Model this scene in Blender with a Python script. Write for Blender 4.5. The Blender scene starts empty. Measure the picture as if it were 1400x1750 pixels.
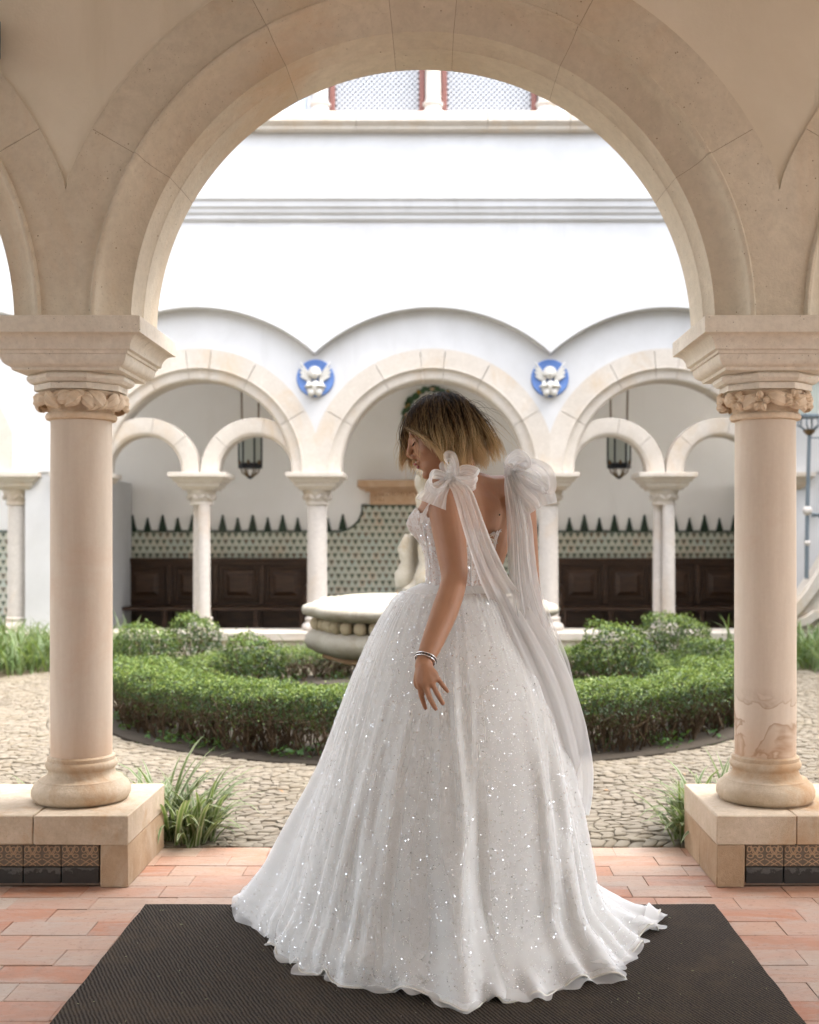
import bpy, bmesh, math, random
import numpy as np
from mathutils import Vector
R = math.radians
rng = np.random.default_rng(7)
random.seed(7)
scene = bpy.context.scene
col = scene.collection

# ------------------------------------------------------------------ camera
F_PX, VPX, VPY, CAM_H = 2042.0, 748.0, 925.0, 1.28      # measured on the 1400 x 1750 photograph
cam_data = bpy.data.cameras.new('camera')
cam = bpy.data.objects.new('camera', cam_data); col.objects.link(cam)
cam.location = (0, 0, CAM_H); cam.rotation_euler = (R(90), 0, 0)
cam_data.sensor_fit = 'HORIZONTAL'; cam_data.sensor_width = 24.0; cam_data.lens = F_PX / 1400 * 24
cam_data.shift_x = -(VPX - 700) / 1400; cam_data.shift_y = (VPY - 875) / 1400
cam_data.clip_start = 0.05; cam_data.clip_end = 500
cam_data.dof.use_dof = True; cam_data.dof.focus_distance = 3.72; cam_data.dof.aperture_fstop = 2.8
scene.camera = cam

# ------------------------------------------------------------------ sky, sun, exposure
SUN_EL, SUN_AZ = 66, 96            # degrees; azimuth clockwise from +Y (the far wall), so the veiled sun stands over the right-hand wing
world = bpy.data.worlds.new('World'); scene.world = world; world.use_nodes = True
wn = world.node_tree; wn.nodes.clear()
sky = wn.nodes.new('ShaderNodeTexSky'); sky.sky_type = 'NISHITA'; sky.sun_disc = False
sky.sun_elevation = R(SUN_EL); sky.sun_rotation = R(SUN_AZ)
sky.air_density = 1.0; sky.dust_density = 3.0; sky.ozone_density = 1.0
hs = wn.nodes.new('ShaderNodeHueSaturation'); hs.inputs['Saturation'].default_value = 0.38
bg = wn.nodes.new('ShaderNodeBackground'); bg.inputs['Strength'].default_value = 0.15
wo = wn.nodes.new('ShaderNodeOutputWorld')
wn.links.new(sky.outputs[0], hs.inputs['Color']); wn.links.new(hs.outputs[0], bg.inputs[0]); wn.links.new(bg.outputs[0], wo.inputs[0])
sd = bpy.data.lights.new('sun', 'SUN'); sd.energy = 0.5; sd.angle = R(35); sd.color = (1.0, 0.95, 0.87)
sun = bpy.data.objects.new('sun', sd); col.objects.link(sun); sun.location = (6, -10, 18)
_d = Vector((math.sin(R(SUN_AZ)) * math.cos(R(SUN_EL)), math.cos(R(SUN_AZ)) * math.cos(R(SUN_EL)), math.sin(R(SUN_EL))))
sun.rotation_euler = _d.to_track_quat('Z', 'Y').to_euler()
vs = scene.view_settings
scene.display_settings.display_device = 'sRGB'
vs.view_transform = 'Standard'; vs.look = 'None'; vs.gamma = 1.0; vs.use_curve_mapping = False
vs.exposure = 3.18
scene.render.engine = 'CYCLES'
cy = scene.cycles
cy.use_denoising = True; cy.max_bounces = 8; cy.diffuse_bounces = 5; cy.glossy_bounces = 3
cy.transparent_max_bounces = 12; cy.transmission_bounces = 4; cy.caustics_reflective = False; cy.caustics_refractive = False
cy.sample_clamp_indirect = 6

# ------------------------------------------------------------------ helpers
def P(px, py, Y):                     # photograph pixel at a chosen real distance -> world point (for measuring only)
    s = F_PX / Y
    return np.array([(px - VPX) / s, Y, CAM_H + (VPY - py) / s])

class MB:
    def __init__(s): s.v = []; s.f = []; s.m = []
    def add(s, verts, faces, mat=0):
        b = len(s.v); s.v.extend([tuple(map(float, p)) for p in verts])
        for f in faces: s.f.append(tuple(b + i for i in f)); s.m.append(mat)
    def box(s, x0, x1, y0, y1, z0, z1, mat=0):
        s.add([(x, y, z) for x in (x0, x1) for y in (y0, y1) for z in (z0, z1)],
              [(0,1,3,2), (4,6,7,5), (0,4,5,1), (2,3,7,6), (0,2,6,4), (1,5,7,3)], mat)
    def cbox(s, x0, x1, y0, y1, z0, z1, b=0.005, mat=0, jit=0.0):
        lo = (x0, y0, z0); hi = (x1, y1, z1); idx = {}; vs_ = []
        for sx in (0,1):
            for sy in (0,1):
                for sz in (0,1):
                    sg = (sx, sy, sz)
                    for a in range(3):
                        p = []
                        for k in range(3):
                            e = hi[k] if sg[k] else lo[k]
                            if k != a: e += -b if sg[k] else b
                            p.append(e + (random.uniform(-jit, jit) if jit else 0))
                        idx[sg + (a,)] = len(vs_); vs_.append(p)
        fs = []
        for a in range(3):
            o = [k for k in range(3) if k != a]
            for sg in (0,1):
                q = []
                for (u, w) in ((0,0),(1,0),(1,1),(0,1)):
                    c = [0,0,0]; c[a] = sg; c[o[0]] = u; c[o[1]] = w; q.append(idx[tuple(c)+(a,)])
                fs.append(q)
        for c in range(3):
            a, b_ = [k for k in range(3) if k != c]
            for u in (0,1):
                for w in (0,1):
                    q0 = [0,0,0]; q0[a] = u; q0[b_] = w; q1 = list(q0); q1[c] = 1
                    fs.append((idx[tuple(q0)+(a,)], idx[tuple(q1)+(a,)], idx[tuple(q1)+(b_,)], idx[tuple(q0)+(b_,)]))
        for sx in (0,1):
            for sy in (0,1):
                for sz in (0,1): fs.append(tuple(idx[(sx,sy,sz,a)] for a in range(3)))
        s.add(vs_, fs, mat)
    def loft(s, rings, closed=True, cap=True, mat=0):
        n = len(rings[0]); vs_ = [p for r in rings for p in r]; fs = []
        for i in range(len(rings)-1):
            for j in range(n if closed else n-1):
                k = (j+1) % n; fs.append((i*n+j, i*n+k, (i+1)*n+k, (i+1)*n+j))
        if cap and closed:
            fs.append(tuple(range(n))[::-1]); fs.append(tuple((len(rings)-1)*n + j for j in range(n)))
        s.add(vs_, fs, mat)
    def lathe(s, prof, cx=0, cy=0, seg=24, rot=0.0, mat=0, lobe=0.0, nl=8, sx=1.0, sy=1.0):
        rings = []
        for (r, z) in prof:
            ring = []
            for j in range(seg):
                a = rot + 2*math.pi*j/seg; q = r*(1 + lobe*math.cos(nl*a))
                ring.append((cx + sx*q*math.cos(a), cy + sy*q*math.sin(a), z))
            rings.append(ring)
        s.loft(rings, mat=mat)
    def square(s, prof, cx, cy, mat=0):           # prof: (half_x, half_y, z)
        s.loft([[(cx-hx, cy-hy, z), (cx+hx, cy-hy, z), (cx+hx, cy+hy, z), (cx-hx, cy+hy, z)] for (hx, hy, z) in prof], mat=mat)
    def tube(s, pts, rad, seg=8, mat=0, flat=None):
        pts = [np.array(p, float) for p in pts]; n = len(pts)
        rad = list(rad) if hasattr(rad, '__len__') else [rad]*n
        rings = []; ref = np.array([0.31, 0.17, 0.93])
        for i in range(n):
            t = pts[min(i+1, n-1)] - pts[max(i-1, 0)]; t /= (np.linalg.norm(t) + 1e-9)
            if i == 0:
                if abs(np.dot(t, ref)) > 0.95: ref = np.array([1., 0, 0])
                u = np.cross(t, ref)
            else: u = u - t*np.dot(u, t)
            u /= (np.linalg.norm(u) + 1e-9); w = np.cross(t, u)
            rings.append([pts[i] + rad[i]*(math.cos(2*math.pi*j/seg)*u + math.sin(2*math.pi*j/seg)*w) for j in range(seg)])
        s.loft(rings, mat=mat)
    def prism(s, poly, y0, y1, mat=0):            # poly of (x, z)
        n = len(poly)
        s.add([(x, y0, z) for x, z in poly] + [(x, y1, z) for x, z in poly],
              [tuple(range(n)), tuple(range(2*n-1, n-1, -1))] + [(i, n+i, n+(i+1) % n, (i+1) % n) for i in range(n)], mat)
    def ball(s, c, r, seg=12, rings=8, mat=0, ax=None):
        r = (r, r, r) if not hasattr(r, '__len__') else r
        ax = np.eye(3) if ax is None else np.array(ax, float)
        rg = []
        for i in range(rings+1):
            a = math.pi*(0.02 + 0.96*i/rings)
            rg.append([np.array(c) + ax[0]*r[0]*math.sin(a)*math.cos(2*math.pi*j/seg) + ax[1]*r[1]*math.sin(a)*math.sin(2*math.pi*j/seg) + ax[2]*r[2]*math.cos(a) for j in range(seg)])
        s.loft(rg, mat=mat)
    def arch(s, cx, cz, prof, a0, a1, n=8, clip=None, mat=0):   # prof: closed (r, y) polygon swept about (cx, cz)
        rings = []
        for i in range(n+1):
            a = a0 + (a1-a0)*i/n; ring = []
            for (r, y) in prof:
                if clip and abs(math.cos(a)) > 1e-6: r = min(r, clip/abs(math.cos(a)))
                ring.append((cx + r*math.cos(a), y, cz + r*math.sin(a)))
            rings.append(ring)
        s.loft(rings, mat=mat)
    def mesh(s, name, mats, smooth=None, recalc=True):
        me = bpy.data.meshes.new(name); me.from_pydata(s.v, [], s.f)
        if recalc:
            bm = bmesh.new(); bm.from_mesh(me); bmesh.ops.recalc_face_normals(bm, faces=bm.faces); bm.to_mesh(me); bm.free()
        for m in (mats if isinstance(mats, (list, tuple)) else [mats]): me.materials.append(m)
        if len(me.materials) > 1: me.polygons.foreach_set('material_index', s.m)
        if smooth is not None:
            me.polygons.foreach_set('use_smooth', [True]*len(me.polygons)); me.set_sharp_from_angle(angle=R(smooth))
        me.update(); return me
    def build(s, name, mats, parent=None, smooth=None, recalc=True):
        return link(name, s.mesh(name, mats, smooth, recalc), parent)

def link(name, me, parent=None, loc=None, rz=0.0):
    o = bpy.data.objects.new(name, me); col.objects.link(o)
    if parent: o.parent = parent
    if loc is not None: o.location = loc
    if rz: o.rotation_euler = (0, 0, rz)
    return o
def tag(o, label, cat, group=None, kind=None):
    o['label'] = label; o['category'] = cat
    if group: o['group'] = group
    if kind: o['kind'] = kind
    return o
def thing(name, label, cat, loc=(0,0,0), group=None):
    o = link(name, None); tag(o, label, cat, group); o.location = loc; return o
def struct(o): o['kind'] = 'structure'; return o
def child_at(name, mb, mats, parent, smooth=None, recalc=True):
    """part given in world coordinates under a thing whose Empty stands at its base"""
    o = mb.build(name, mats, parent, smooth, recalc)
    o.location = tuple(-c for c in parent.location); return o

def quads_mesh(name, V, nper, mats, mi=None, smooth=False):
    """V: (N*nper,3) numpy; N polygons of nper corners with no shared vertices"""
    N = len(V)//nper; me = bpy.data.meshes.new(name)
    me.vertices.add(len(V)); me.vertices.foreach_set('co', np.ascontiguousarray(V, np.float32).ravel())
    me.loops.add(len(V)); me.loops.foreach_set('vertex_index', np.arange(len(V), dtype=np.int32))
    me.polygons.add(N); me.polygons.foreach_set('loop_start', np.arange(N, dtype=np.int32)*nper)
    me.polygons.foreach_set('loop_total', np.full(N, nper, np.int32))
    for m in (mats if isinstance(mats, (list, tuple)) else [mats]): me.materials.append(m)
    if mi is not None: me.polygons.foreach_set('material_index', mi)
    me.update(calc_edges=True); me.validate(); return me
def grid_mesh(name, G, mats, closed=False, smooth=True):
    """G: (rows, cols, 3) grid of points"""
    r, c, _ = G.shape; idx = np.arange(r*c).reshape(r, c)
    nxt = np.roll(idx, -1, 1) if closed else idx[:, 1:]
    cur = idx if closed else idx[:, :-1]
    Q = np.stack([cur[:-1], nxt[:-1], nxt[1:], cur[1:]], -1).reshape(-1, 4)
    me = bpy.data.meshes.new(name); me.from_pydata(G.reshape(-1, 3).tolist(), [], Q.tolist())
    for m in (mats if isinstance(mats, (list, tuple)) else [mats]): me.materials.append(m)
    if smooth: me.polygons.foreach_set('use_smooth', [True]*len(me.polygons))
    me.update(); return me
def leaves(pos, nrm, length, width, spread=0.9, fold=0.15):
    """rhombic leaves, one quad each, lying roughly across nrm"""
    n = len(pos); nrm = nrm + rng.normal(0, spread, (n, 3)); nrm /= np.linalg.norm(nrm, axis=1)[:, None] + 1e-9
    t = rng.normal(0, 1, (n, 3)); t -= nrm*np.sum(t*nrm, 1)[:, None]; t /= np.linalg.norm(t, axis=1)[:, None] + 1e-9
    b = np.cross(nrm, t); L = (length*rng.uniform(0.6, 1.25, n))[:, None]; W = (width*rng.uniform(0.7, 1.2, n))[:, None]
    V = np.stack([pos, pos + t*L*0.5 + b*W*0.5 + nrm*L*fold, pos + t*L, pos + t*L*0.5 - b*W*0.5 + nrm*L*fold], 1)
    return V.reshape(-1, 3)

# ------------------------------------------------------------------ materials
class NT:
    def __init__(s, name):
        s.m = bpy.data.materials.new(name); s.m.use_nodes = True; s.t = s.m.node_tree; s.n = s.t.nodes
        s.b = s.n['Principled BSDF']; s.out = s.n['Material Output']
        s.geo = s.n.new('ShaderNodeNewGeometry'); s.pos = s.geo.outputs['Position']
    def new(s, t, **kw):
        n = s.n.new(t)
        for k, v in kw.items(): setattr(n, k, v)
        return n
    def lk(s, a, b): s.t.links.new(a, b)
    def noise(s, scale, detail=4, rough=0.55, vec=None, dist=0.0):
        n = s.new('ShaderNodeTexNoise'); n.inputs['Scale'].default_value = scale; n.inputs['Detail'].default_value = detail
        n.inputs['Roughness'].default_value = rough; n.inputs['Distortion'].default_value = dist
        s.lk(vec or s.pos, n.inputs['Vector']); return n.outputs['Fac']
    def voro(s, scale, feature='F1', vec=None, out='Distance'):
        n = s.new('ShaderNodeTexVoronoi', feature=feature); n.inputs['Scale'].default_value = scale
        s.lk(vec or s.pos, n.inputs['Vector']); return n.outputs[out]
    def ramp(s, fac, stops, interp='LINEAR'):
        r = s.new('ShaderNodeValToRGB'); r.color_ramp.interpolation = interp; e = r.color_ramp.elements
        while len(e) < len(stops): e.new(0.5)
        for el, (p, c) in zip(e, stops):
            el.position = p; el.color = (c, c, c, 1) if not hasattr(c, '__len__') else (*c, 1)
        s.lk(fac, r.inputs[0]); return r.outputs[0]
    def mix(s, fac, a, b, mode='MIX'):
        n = s.new('ShaderNodeMix', data_type='RGBA', blend_type=mode)
        for sock, v in ((n.inputs[0], fac), (n.inputs[6], a), (n.inputs[7], b)):
            if isinstance(v, (int, float)): sock.default_value = v
            elif isinstance(v, tuple): sock.default_value = (*v, 1) if len(v) == 3 else v
            else: s.lk(v, sock)
        return n.outputs[2]
    def math(s, op, a, b=None):
        n = s.new('ShaderNodeMath', operation=op)
        for i, v in enumerate((a, b)):
            if v is None: continue
            if isinstance(v, (int, float)): n.inputs[i].default_value = v
            else: s.lk(v, n.inputs[i])
        return n.outputs[0]
    def sep(s, vec=None):
        n = s.new('ShaderNodeSeparateXYZ'); s.lk(vec or s.pos, n.inputs[0]); return n.outputs
    def comb(s, x, y, z):
        n = s.new('ShaderNodeCombineXYZ')
        for i, v in enumerate((x, y, z)):
            if isinstance(v, (int, float)): n.inputs[i].default_value = v
            else: s.lk(v, n.inputs[i])
        return n.outputs[0]
    def scalevec(s, k):
        n = s.new('ShaderNodeVectorMath', operation='MULTIPLY'); s.lk(s.pos, n.inputs[0]); n.inputs[1].default_value = k; return n.outputs[0]
    def island(s): return s.geo.outputs['Random Per Island']
    def objrand(s): return s.new('ShaderNodeObjectInfo').outputs['Random']
    def color(s, c):
        if isinstance(c, tuple): s.b.inputs['Base Color'].default_value = (*c, 1)
        else: s.lk(c, s.b.inputs['Base Color'])
    def set(s, **kw):
        for k, v in kw.items():
            k = k.replace('_', ' ')
            if isinstance(v, (int, float, tuple)): s.b.inputs[k].default_value = v
            else: s.lk(v, s.b.inputs[k])
    def bump(s, h, strength=0.3, dist=0.01):
        n = s.new('ShaderNodeBump'); n.inputs['Strength'].default_value = strength; n.inputs['Distance'].default_value = dist
        s.lk(h, n.inputs['Height']); s.lk(n.outputs[0], s.b.inputs['Normal'])

def m_stone(name, c1, c2, stain, scale=1.0, rough=0.85, bump=0.25, stain_amt=0.5, pits=True, rand=0.0, thr=(0.5, 0.68)):
    t = NT(name)
    a = t.noise(2.2*scale, 6, 0.62); c = t.mix(t.ramp(a, [(0.3, 0.0), (0.7, 1.0)]), c1, c2)
    f = t.noise(28*scale, 5, 0.7); c = t.mix(t.ramp(f, [(0.42, 0.0), (0.75, 0.35)]), c, tuple(x*0.62 for x in c1))
    wb = t.ramp(t.noise(6.5*scale, 6, 0.7, dist=0.8), [(0.54, 0.0), (0.70, 0.32)]); c = t.mix(wb, c, tuple(min(1, x*1.28) for x in c2))
    st = t.ramp(t.noise(1.3*scale, 7, 0.68, vec=t.scalevec((1, 1, 0.7)), dist=0.6), [(thr[0], 0.0), (thr[1], 1.0)])
    c = t.mix(t.math('MULTIPLY', st, stain_amt), c, stain)
    h = t.math('ADD', t.math('MULTIPLY', f, 0.5), t.noise(90*scale, 3, 0.6))
    if pits:
        v = t.voro(26*scale); p = t.ramp(v, [(0.045, 0.0), (0.085, 1.0)])
        gate = t.ramp(t.noise(5*scale, 2), [(0.46, 1.0), (0.52, 0.0)])
        p = t.math('MAXIMUM', p, gate)
        p2 = t.ramp(t.voro(75*scale), [(0.07, 0.35), (0.14, 1.0)]); g2 = t.ramp(t.noise(3.1*scale, 4, 0.6), [(0.48, 1.0), (0.56, 0.0)]); p = t.math('MULTIPLY', p, t.math('MAXIMUM', p2, g2))
        scuff = t.ramp(t.noise(17*scale, 8, 0.78, dist=1.5), [(0.62, 0.0), (0.70, 0.55)]); c = t.mix(scuff, c, tuple(x*0.55 for x in stain))
        c = t.mix(p, tuple(x*0.35 for x in stain), c); h = t.math('ADD', h, p)
    if rand:
        c = t.mix(rand, c, t.ramp(t.objrand(), [(0, tuple(x*0.75 for x in c1)), (1, c2)]))
    t.color(c); t.set(Roughness=rough, Specular_IOR_Level=0.25); t.bump(h, bump, 0.006); return t.m
def m_plain(name, c, rough=0.6, metal=0.0, spec=0.5, bump=0.0, bscale=60, var=0.0):
    t = NT(name)
    if var: t.color(t.mix(t.noise(6, 5, 0.6), tuple(x*(1-var) for x in c), tuple(min(1, x*(1+var)) for x in c)))
    else: t.color(c)
    t.set(Roughness=rough, Metallic=metal, Specular_IOR_Level=spec)
    if bump: t.bump(t.noise(bscale, 4), bump, 0.004)
    return t.m
def m_plaster(name, c, dirt, amt=0.25, bump=0.12):
    t = NT(name)
    a = t.ramp(t.noise(0.9, 7, 0.62, dist=0.4), [(0.42, 0.0), (0.75, 1.0)])
    streak = t.ramp(t.noise(1.6, 6, 0.6, vec=t.scalevec((3.0, 3.0, 0.35))), [(0.5, 0.0), (0.8, 1.0)])
    cc = t.mix(t.math('MULTIPLY', t.math('MAXIMUM', a, streak), amt), c, dirt)
    t.color(cc); t.set(Roughness=0.92, Specular_IOR_Level=0.15)
    t.bump(t.math('ADD', t.noise(14, 5, 0.6), t.math('MULTIPLY', t.noise(120, 3), 0.3)), bump, 0.01); return t.m

MAT = {}
MAT['plaster_far'] = m_plaster('white_plaster', (0.56, 0.555, 0.55), (0.40, 0.39, 0.37), 0.6)
MAT['plaster_in'] = m_plaster('gallery_plaster', (0.88, 0.86, 0.83), (0.74, 0.69, 0.63), 0.3)
MAT['plaster_near'] = m_plaster('tan_plaster', (0.74, 0.67, 0.55), (0.56, 0.49, 0.37), 0.6, 0.3)
MAT['stone_near'] = m_stone('arch_limestone', (0.59, 0.51, 0.395), (0.70, 0.625, 0.505), (0.58, 0.38, 0.21), 0.9, stain_amt=0.6, rand=0.2, bump=0.5)
MAT['impost'] = m_stone('impost_limestone', (0.64, 0.565, 0.465), (0.74, 0.675, 0.575), (0.36, 0.25, 0.15), 1.4, stain_amt=0.5, thr=(0.58, 0.72))
MAT['carved'] = m_stone('carved_limestone', (0.60, 0.46, 0.32), (0.72, 0.59, 0.45), (0.48, 0.28, 0.13), 2.0, stain_amt=0.5, pits=False)
MAT['stone_far'] = m_stone('pale_limestone', (0.50, 0.445, 0.38), (0.57, 0.52, 0.455), (0.48, 0.34, 0.20), 1.6, stain_amt=0.6, bump=0.15, pits=False, rand=0.15)
MAT['stone_far_col'] = m_stone('pale_column_stone', (0.50, 0.455, 0.41), (0.56, 0.515, 0.47), (0.48, 0.35, 0.23), 1.0, stain_amt=0.5, bump=0.1, pits=False)
MAT['stone_block'] = m_stone('parapet_sandstone', (0.34, 0.22, 0.125), (0.50, 0.375, 0.25), (0.60, 0.53, 0.43), 2.6, stain_amt=0.85, rand=0.3, bump=0.5)
MAT['coping'] = m_stone('coping_limestone', (0.46, 0.365, 0.255), (0.60, 0.50, 0.385), (0.42, 0.24, 0.11), 2.6, stain_amt=0.75, bump=0.4)
MAT['fountain'] = m_stone('fountain_marble', (0.32, 0.29, 0.23), (0.41, 0.38, 0.325), (0.13, 0.11, 0.055), 3.2, stain_amt=0.55, bump=0.3, pits=False, thr=(0.55, 0.72))
MAT['statue'] = m_stone('statue_marble', (0.40, 0.355, 0.28), (0.48, 0.44, 0.375), (0.34, 0.23, 0.09), 4.0, stain_amt=0.6, bump=0.2, pits=False)
MAT['fountain_ball'] = m_stone('fountain_ball_marble', (0.42, 0.35, 0.24), (0.54, 0.47, 0.35), (0.34, 0.24, 0.12), 3.0, stain_amt=0.5, pits=False, rand=0.4)
MAT['orange_stone'] = m_stone('terracotta_stone', (0.52, 0.33, 0.19), (0.62, 0.44, 0.30), (0.46, 0.25, 0.12), 3.0, stain_amt=0.5, pits=False)

def m_column(name, stains):
    t = NT(name)
    v = t.scalevec((5.0, 5.0, 0.5)); a = t.noise(2.2, 6, 0.65, vec=v)
    c = t.mix(t.ramp(a, [(0.3, 0), (0.7, 1)]), (0.56, 0.465, 0.37), (0.67, 0.58, 0.475))
    b = t.ramp(t.noise(2.6, 6, 0.7, dist=0.5), [(0.52, 0), (0.72, 1)]); c = t.mix(t.math('MULTIPLY', b, 0.4), c, (0.56, 0.36, 0.24))
    fine = t.noise(60, 4, 0.7); c = t.mix(t.math('MULTIPLY', fine, 0.22), c, (0.38, 0.26, 0.18))
    z = t.sep()[2]
    if stains:                       # brown tide marks low on the shaft
        w = t.noise(7.5, 3, 0.5, dist=0.8)
        ringm = t.ramp(w, [(0.50, 0.0), (0.535, 1.0), (0.55, 0.75), (0.60, 0.25), (0.68, 0.3)])
        low = t.ramp(z, [(0.40, 1.0), (0.62, 0.9), (0.72, 0.0)])
        c = t.mix(t.math('MULTIPLY', t.math('MULTIPLY', ringm, low), 0.75), c, (0.24, 0.13, 0.06))
    foot = t.ramp(z, [(0.41, 1.0), (0.60, 0.0)]); c = t.mix(t.math('MULTIPLY', t.math('MULTIPLY', foot, t.noise(9, 4)), 0.8), c, (0.52, 0.30, 0.16))
    t.color(c); t.set(Roughness=0.7, Specular_IOR_Level=0.3); t.bump(t.math('ADD', fine, t.noise(9, 4)), 0.12, 0.006); return t.m
MAT['col_plain'] = m_column('column_marble', False)
MAT['col_stained'] = m_column('stained_column_marble', True)

def m_tile():
    t = NT('terracotta_tile'); r = t.objrand()
    c = t.ramp(r, [(0.0, (0.42, 0.185, 0.105)), (0.3, (0.46, 0.265, 0.175)), (0.6, (0.45, 0.315, 0.235)), (0.85, (0.44, 0.20, 0.12)), (1.0, (0.45, 0.355, 0.28))])
    worn = t.ramp(t.noise(4, 8, 0.72, vec=t.scalevec((0.7, 1.9, 1)), dist=0.6), [(0.44, 0), (0.64, 1)])
    c = t.mix(t.math('MULTIPLY', worn, 0.7), c, (0.42, 0.345, 0.285))
    sp = t.ramp(t.noise(45, 4, 0.7), [(0.57, 0), (0.70, 1)]); c = t.mix(t.math('MULTIPLY', sp, 0.6), c, (0.24, 0.12, 0.08))
    gr = t.ramp(t.noise(2.1, 6, 0.7, dist=1.0), [(0.50, 0), (0.68, 1)]); c = t.mix(t.math('MULTIPLY', gr, 0.45), c, (0.27, 0.19, 0.145))
    t.color(c); t.set(Roughness=0.55, Specular_IOR_Level=0.35); t.bump(t.math('ADD', t.noise(20, 5, 0.65), worn), 0.35, 0.006); return t.m
MAT['tile'] = m_tile()
MAT['grout'] = m_plain('pale_grout', (0.42, 0.30, 0.23), 0.95, bump=0.4, var=0.25)

def m_cobble():
    t = NT('cobble_stone'); r = t.island()
    c = t.ramp(r, [(0, (0.163, 0.139, 0.102)), (0.35, (0.194, 0.166, 0.127)), (0.7, (0.214, 0.186, 0.145)), (0.9, (0.176, 0.143, 0.10)), (1, (0.152, 0.129, 0.10))])
    c = t.mix(t.math('MULTIPLY', t.noise(55, 4, 0.7), 0.4), c, (0.17, 0.145, 0.11))
    big = t.ramp(t.noise(1.1, 4), [(0.5, 0), (0.7, 1)]); c = t.mix(t.math('MULTIPLY', big, 0.35), c, (0.20, 0.17, 0.11))
    t.color(c); t.set(Roughness=0.8, Specular_IOR_Level=0.3); t.bump(t.noise(50, 4), 0.3, 0.006); return t.m
MAT['cobble'] = m_cobble()
def m_soil():
    t = NT('mossy_soil'); m = t.ramp(t.noise(3.0, 6, 0.65), [(0.46, 0), (0.62, 1)])
    c = t.mix(m, (0.11, 0.088, 0.06), (0.075, 0.10, 0.028)); c = t.mix(t.noise(40, 4), c, (0.125, 0.10, 0.068))
    t.color(c); t.set(Roughness=0.95, Specular_IOR_Level=0.1); t.bump(t.noise(60, 5), 0.6, 0.01); return t.m
MAT['soil'] = m_soil()
def m_leaf(name, stops, trans=0.35, rough=0.5):
    t = NT(name); c = t.ramp(t.island(), stops)
    d = t.new('ShaderNodeBsdfTranslucent'); t.lk(t.mix(0.5, c, (0.25, 0.33, 0.05), 'MIX'), d.inputs[0])
    mx = t.new('ShaderNodeMixShader'); mx.inputs[0].default_value = trans
    t.color(c); t.set(Roughness=rough, Specular_IOR_Level=0.4)
    t.lk(t.b.outputs[0], mx.inputs[1]); t.lk(d.outputs[0], mx.inputs[2]); t.lk(mx.outputs[0], t.out.inputs[0]); return t.m
MAT['box_new_lit'] = m_leaf('boxwood_lit_new_leaf', [(0, (0.05, 0.10, 0.018)), (0.5, (0.105, 0.17, 0.034)), (1, (0.24, 0.29, 0.085))])  # fresh green, lightened so light on the hedge tops is in the colour
MAT['box_old_shaded'] = m_leaf('boxwood_shaded_leaf', [(0, (0.008, 0.026, 0.013)), (0.5, (0.016, 0.044, 0.018)), (0.85, (0.032, 0.068, 0.020)), (1, (0.05, 0.05, 0.02))])  # old leaf green, darkened so shade on the hedge sides is in the colour
MAT['box_dry_shaded'] = m_leaf('boxwood_dry_shaded_leaf', [(0, (0.03, 0.022, 0.009)), (0.6, (0.055, 0.034, 0.014)), (1, (0.022, 0.032, 0.010))], 0.2)  # dry brown with the shade low in the hedge put into its colour
MAT['weed'] = m_leaf('weed_leaf', [(0, (0.025, 0.08, 0.015)), (1, (0.05, 0.14, 0.028))])
MAT['twig'] = m_plain('brown_twig', (0.065, 0.040, 0.020), 0.9, var=0.4)  # twig brown, darkened to carry the shade below the canopy
MAT['grass'] = m_leaf('grass_blade', [(0, (0.055, 0.10, 0.025)), (0.5, (0.10, 0.16, 0.05)), (1, (0.19, 0.23, 0.11))])
MAT['strap_green'] = m_leaf('strap_leaf_green', [(0, (0.06, 0.115, 0.03)), (1, (0.12, 0.19, 0.06))])
MAT['strap_cream'] = m_leaf('strap_leaf_cream', [(0, (0.27, 0.29, 0.16)), (1, (0.38, 0.39, 0.26))])
MAT['dry'] = m_leaf('dry_leaf', [(0, (0.30, 0.15, 0.06)), (1, (0.42, 0.24, 0.11))], 0.1)
MAT['iron'] = m_plain('dark_iron', (0.018, 0.019, 0.022), 0.45, 0.6)
MAT['brass'] = m_plain('brown_brass', (0.16, 0.10, 0.045), 0.5, 0.7)
MAT['grey_metal'] = m_plain('grey_painted_metal', (0.16, 0.19, 0.23), 0.5, 0.2)
MAT['pole_paint'] = m_plain('blue_grey_paint', (0.13, 0.16, 0.18), 0.55, 0.2, var=0.2)
MAT['milk_glass'] = m_plain('frosted_glass', (0.42, 0.45, 0.40), 0.3, 0, 0.6)
MAT['pane'] = m_plain('window_glass', (0.42, 0.50, 0.57), 0.08, 0, 0.7)
MAT['white_paint'] = m_plain('white_paint', (0.46, 0.46, 0.46), 0.5)
MAT['red_paint'] = m_plain('red_brown_paint', (0.19, 0.07, 0.05), 0.6, var=0.15)
MAT['lattice_back'] = m_plain('grey_shade', (0.22, 0.225, 0.235), 0.9)
MAT['blue_glaze'] = m_plain('blue_glaze', (0.10, 0.19, 0.44), 0.35, var=0.12)
MAT['white_glaze'] = m_plain('white_glaze', (0.55, 0.53, 0.48), 0.35, var=0.12)
MAT['green_glaze'] = m_plain('green_glaze', (0.012, 0.032, 0.016), 0.3, var=0.5)
MAT['yellow_glaze'] = m_plain('yellow_glaze', (0.34, 0.19, 0.02), 0.3, var=0.2)
def m_wood():
    t = NT('dark_walnut'); w = t.noise(3.0, 6, 0.6, vec=t.scalevec((1.5, 6, 14)), dist=1.2)
    t.color(t.mix(t.ramp(w, [(0.3, 0), (0.7, 1)]), (0.020, 0.0095, 0.005), (0.075, 0.036, 0.017))); t.set(Roughness=0.42, Specular_IOR_Level=0.4)
    t.bump(w, 0.1, 0.004); return t.m
MAT['wood'] = m_wood()
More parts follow.
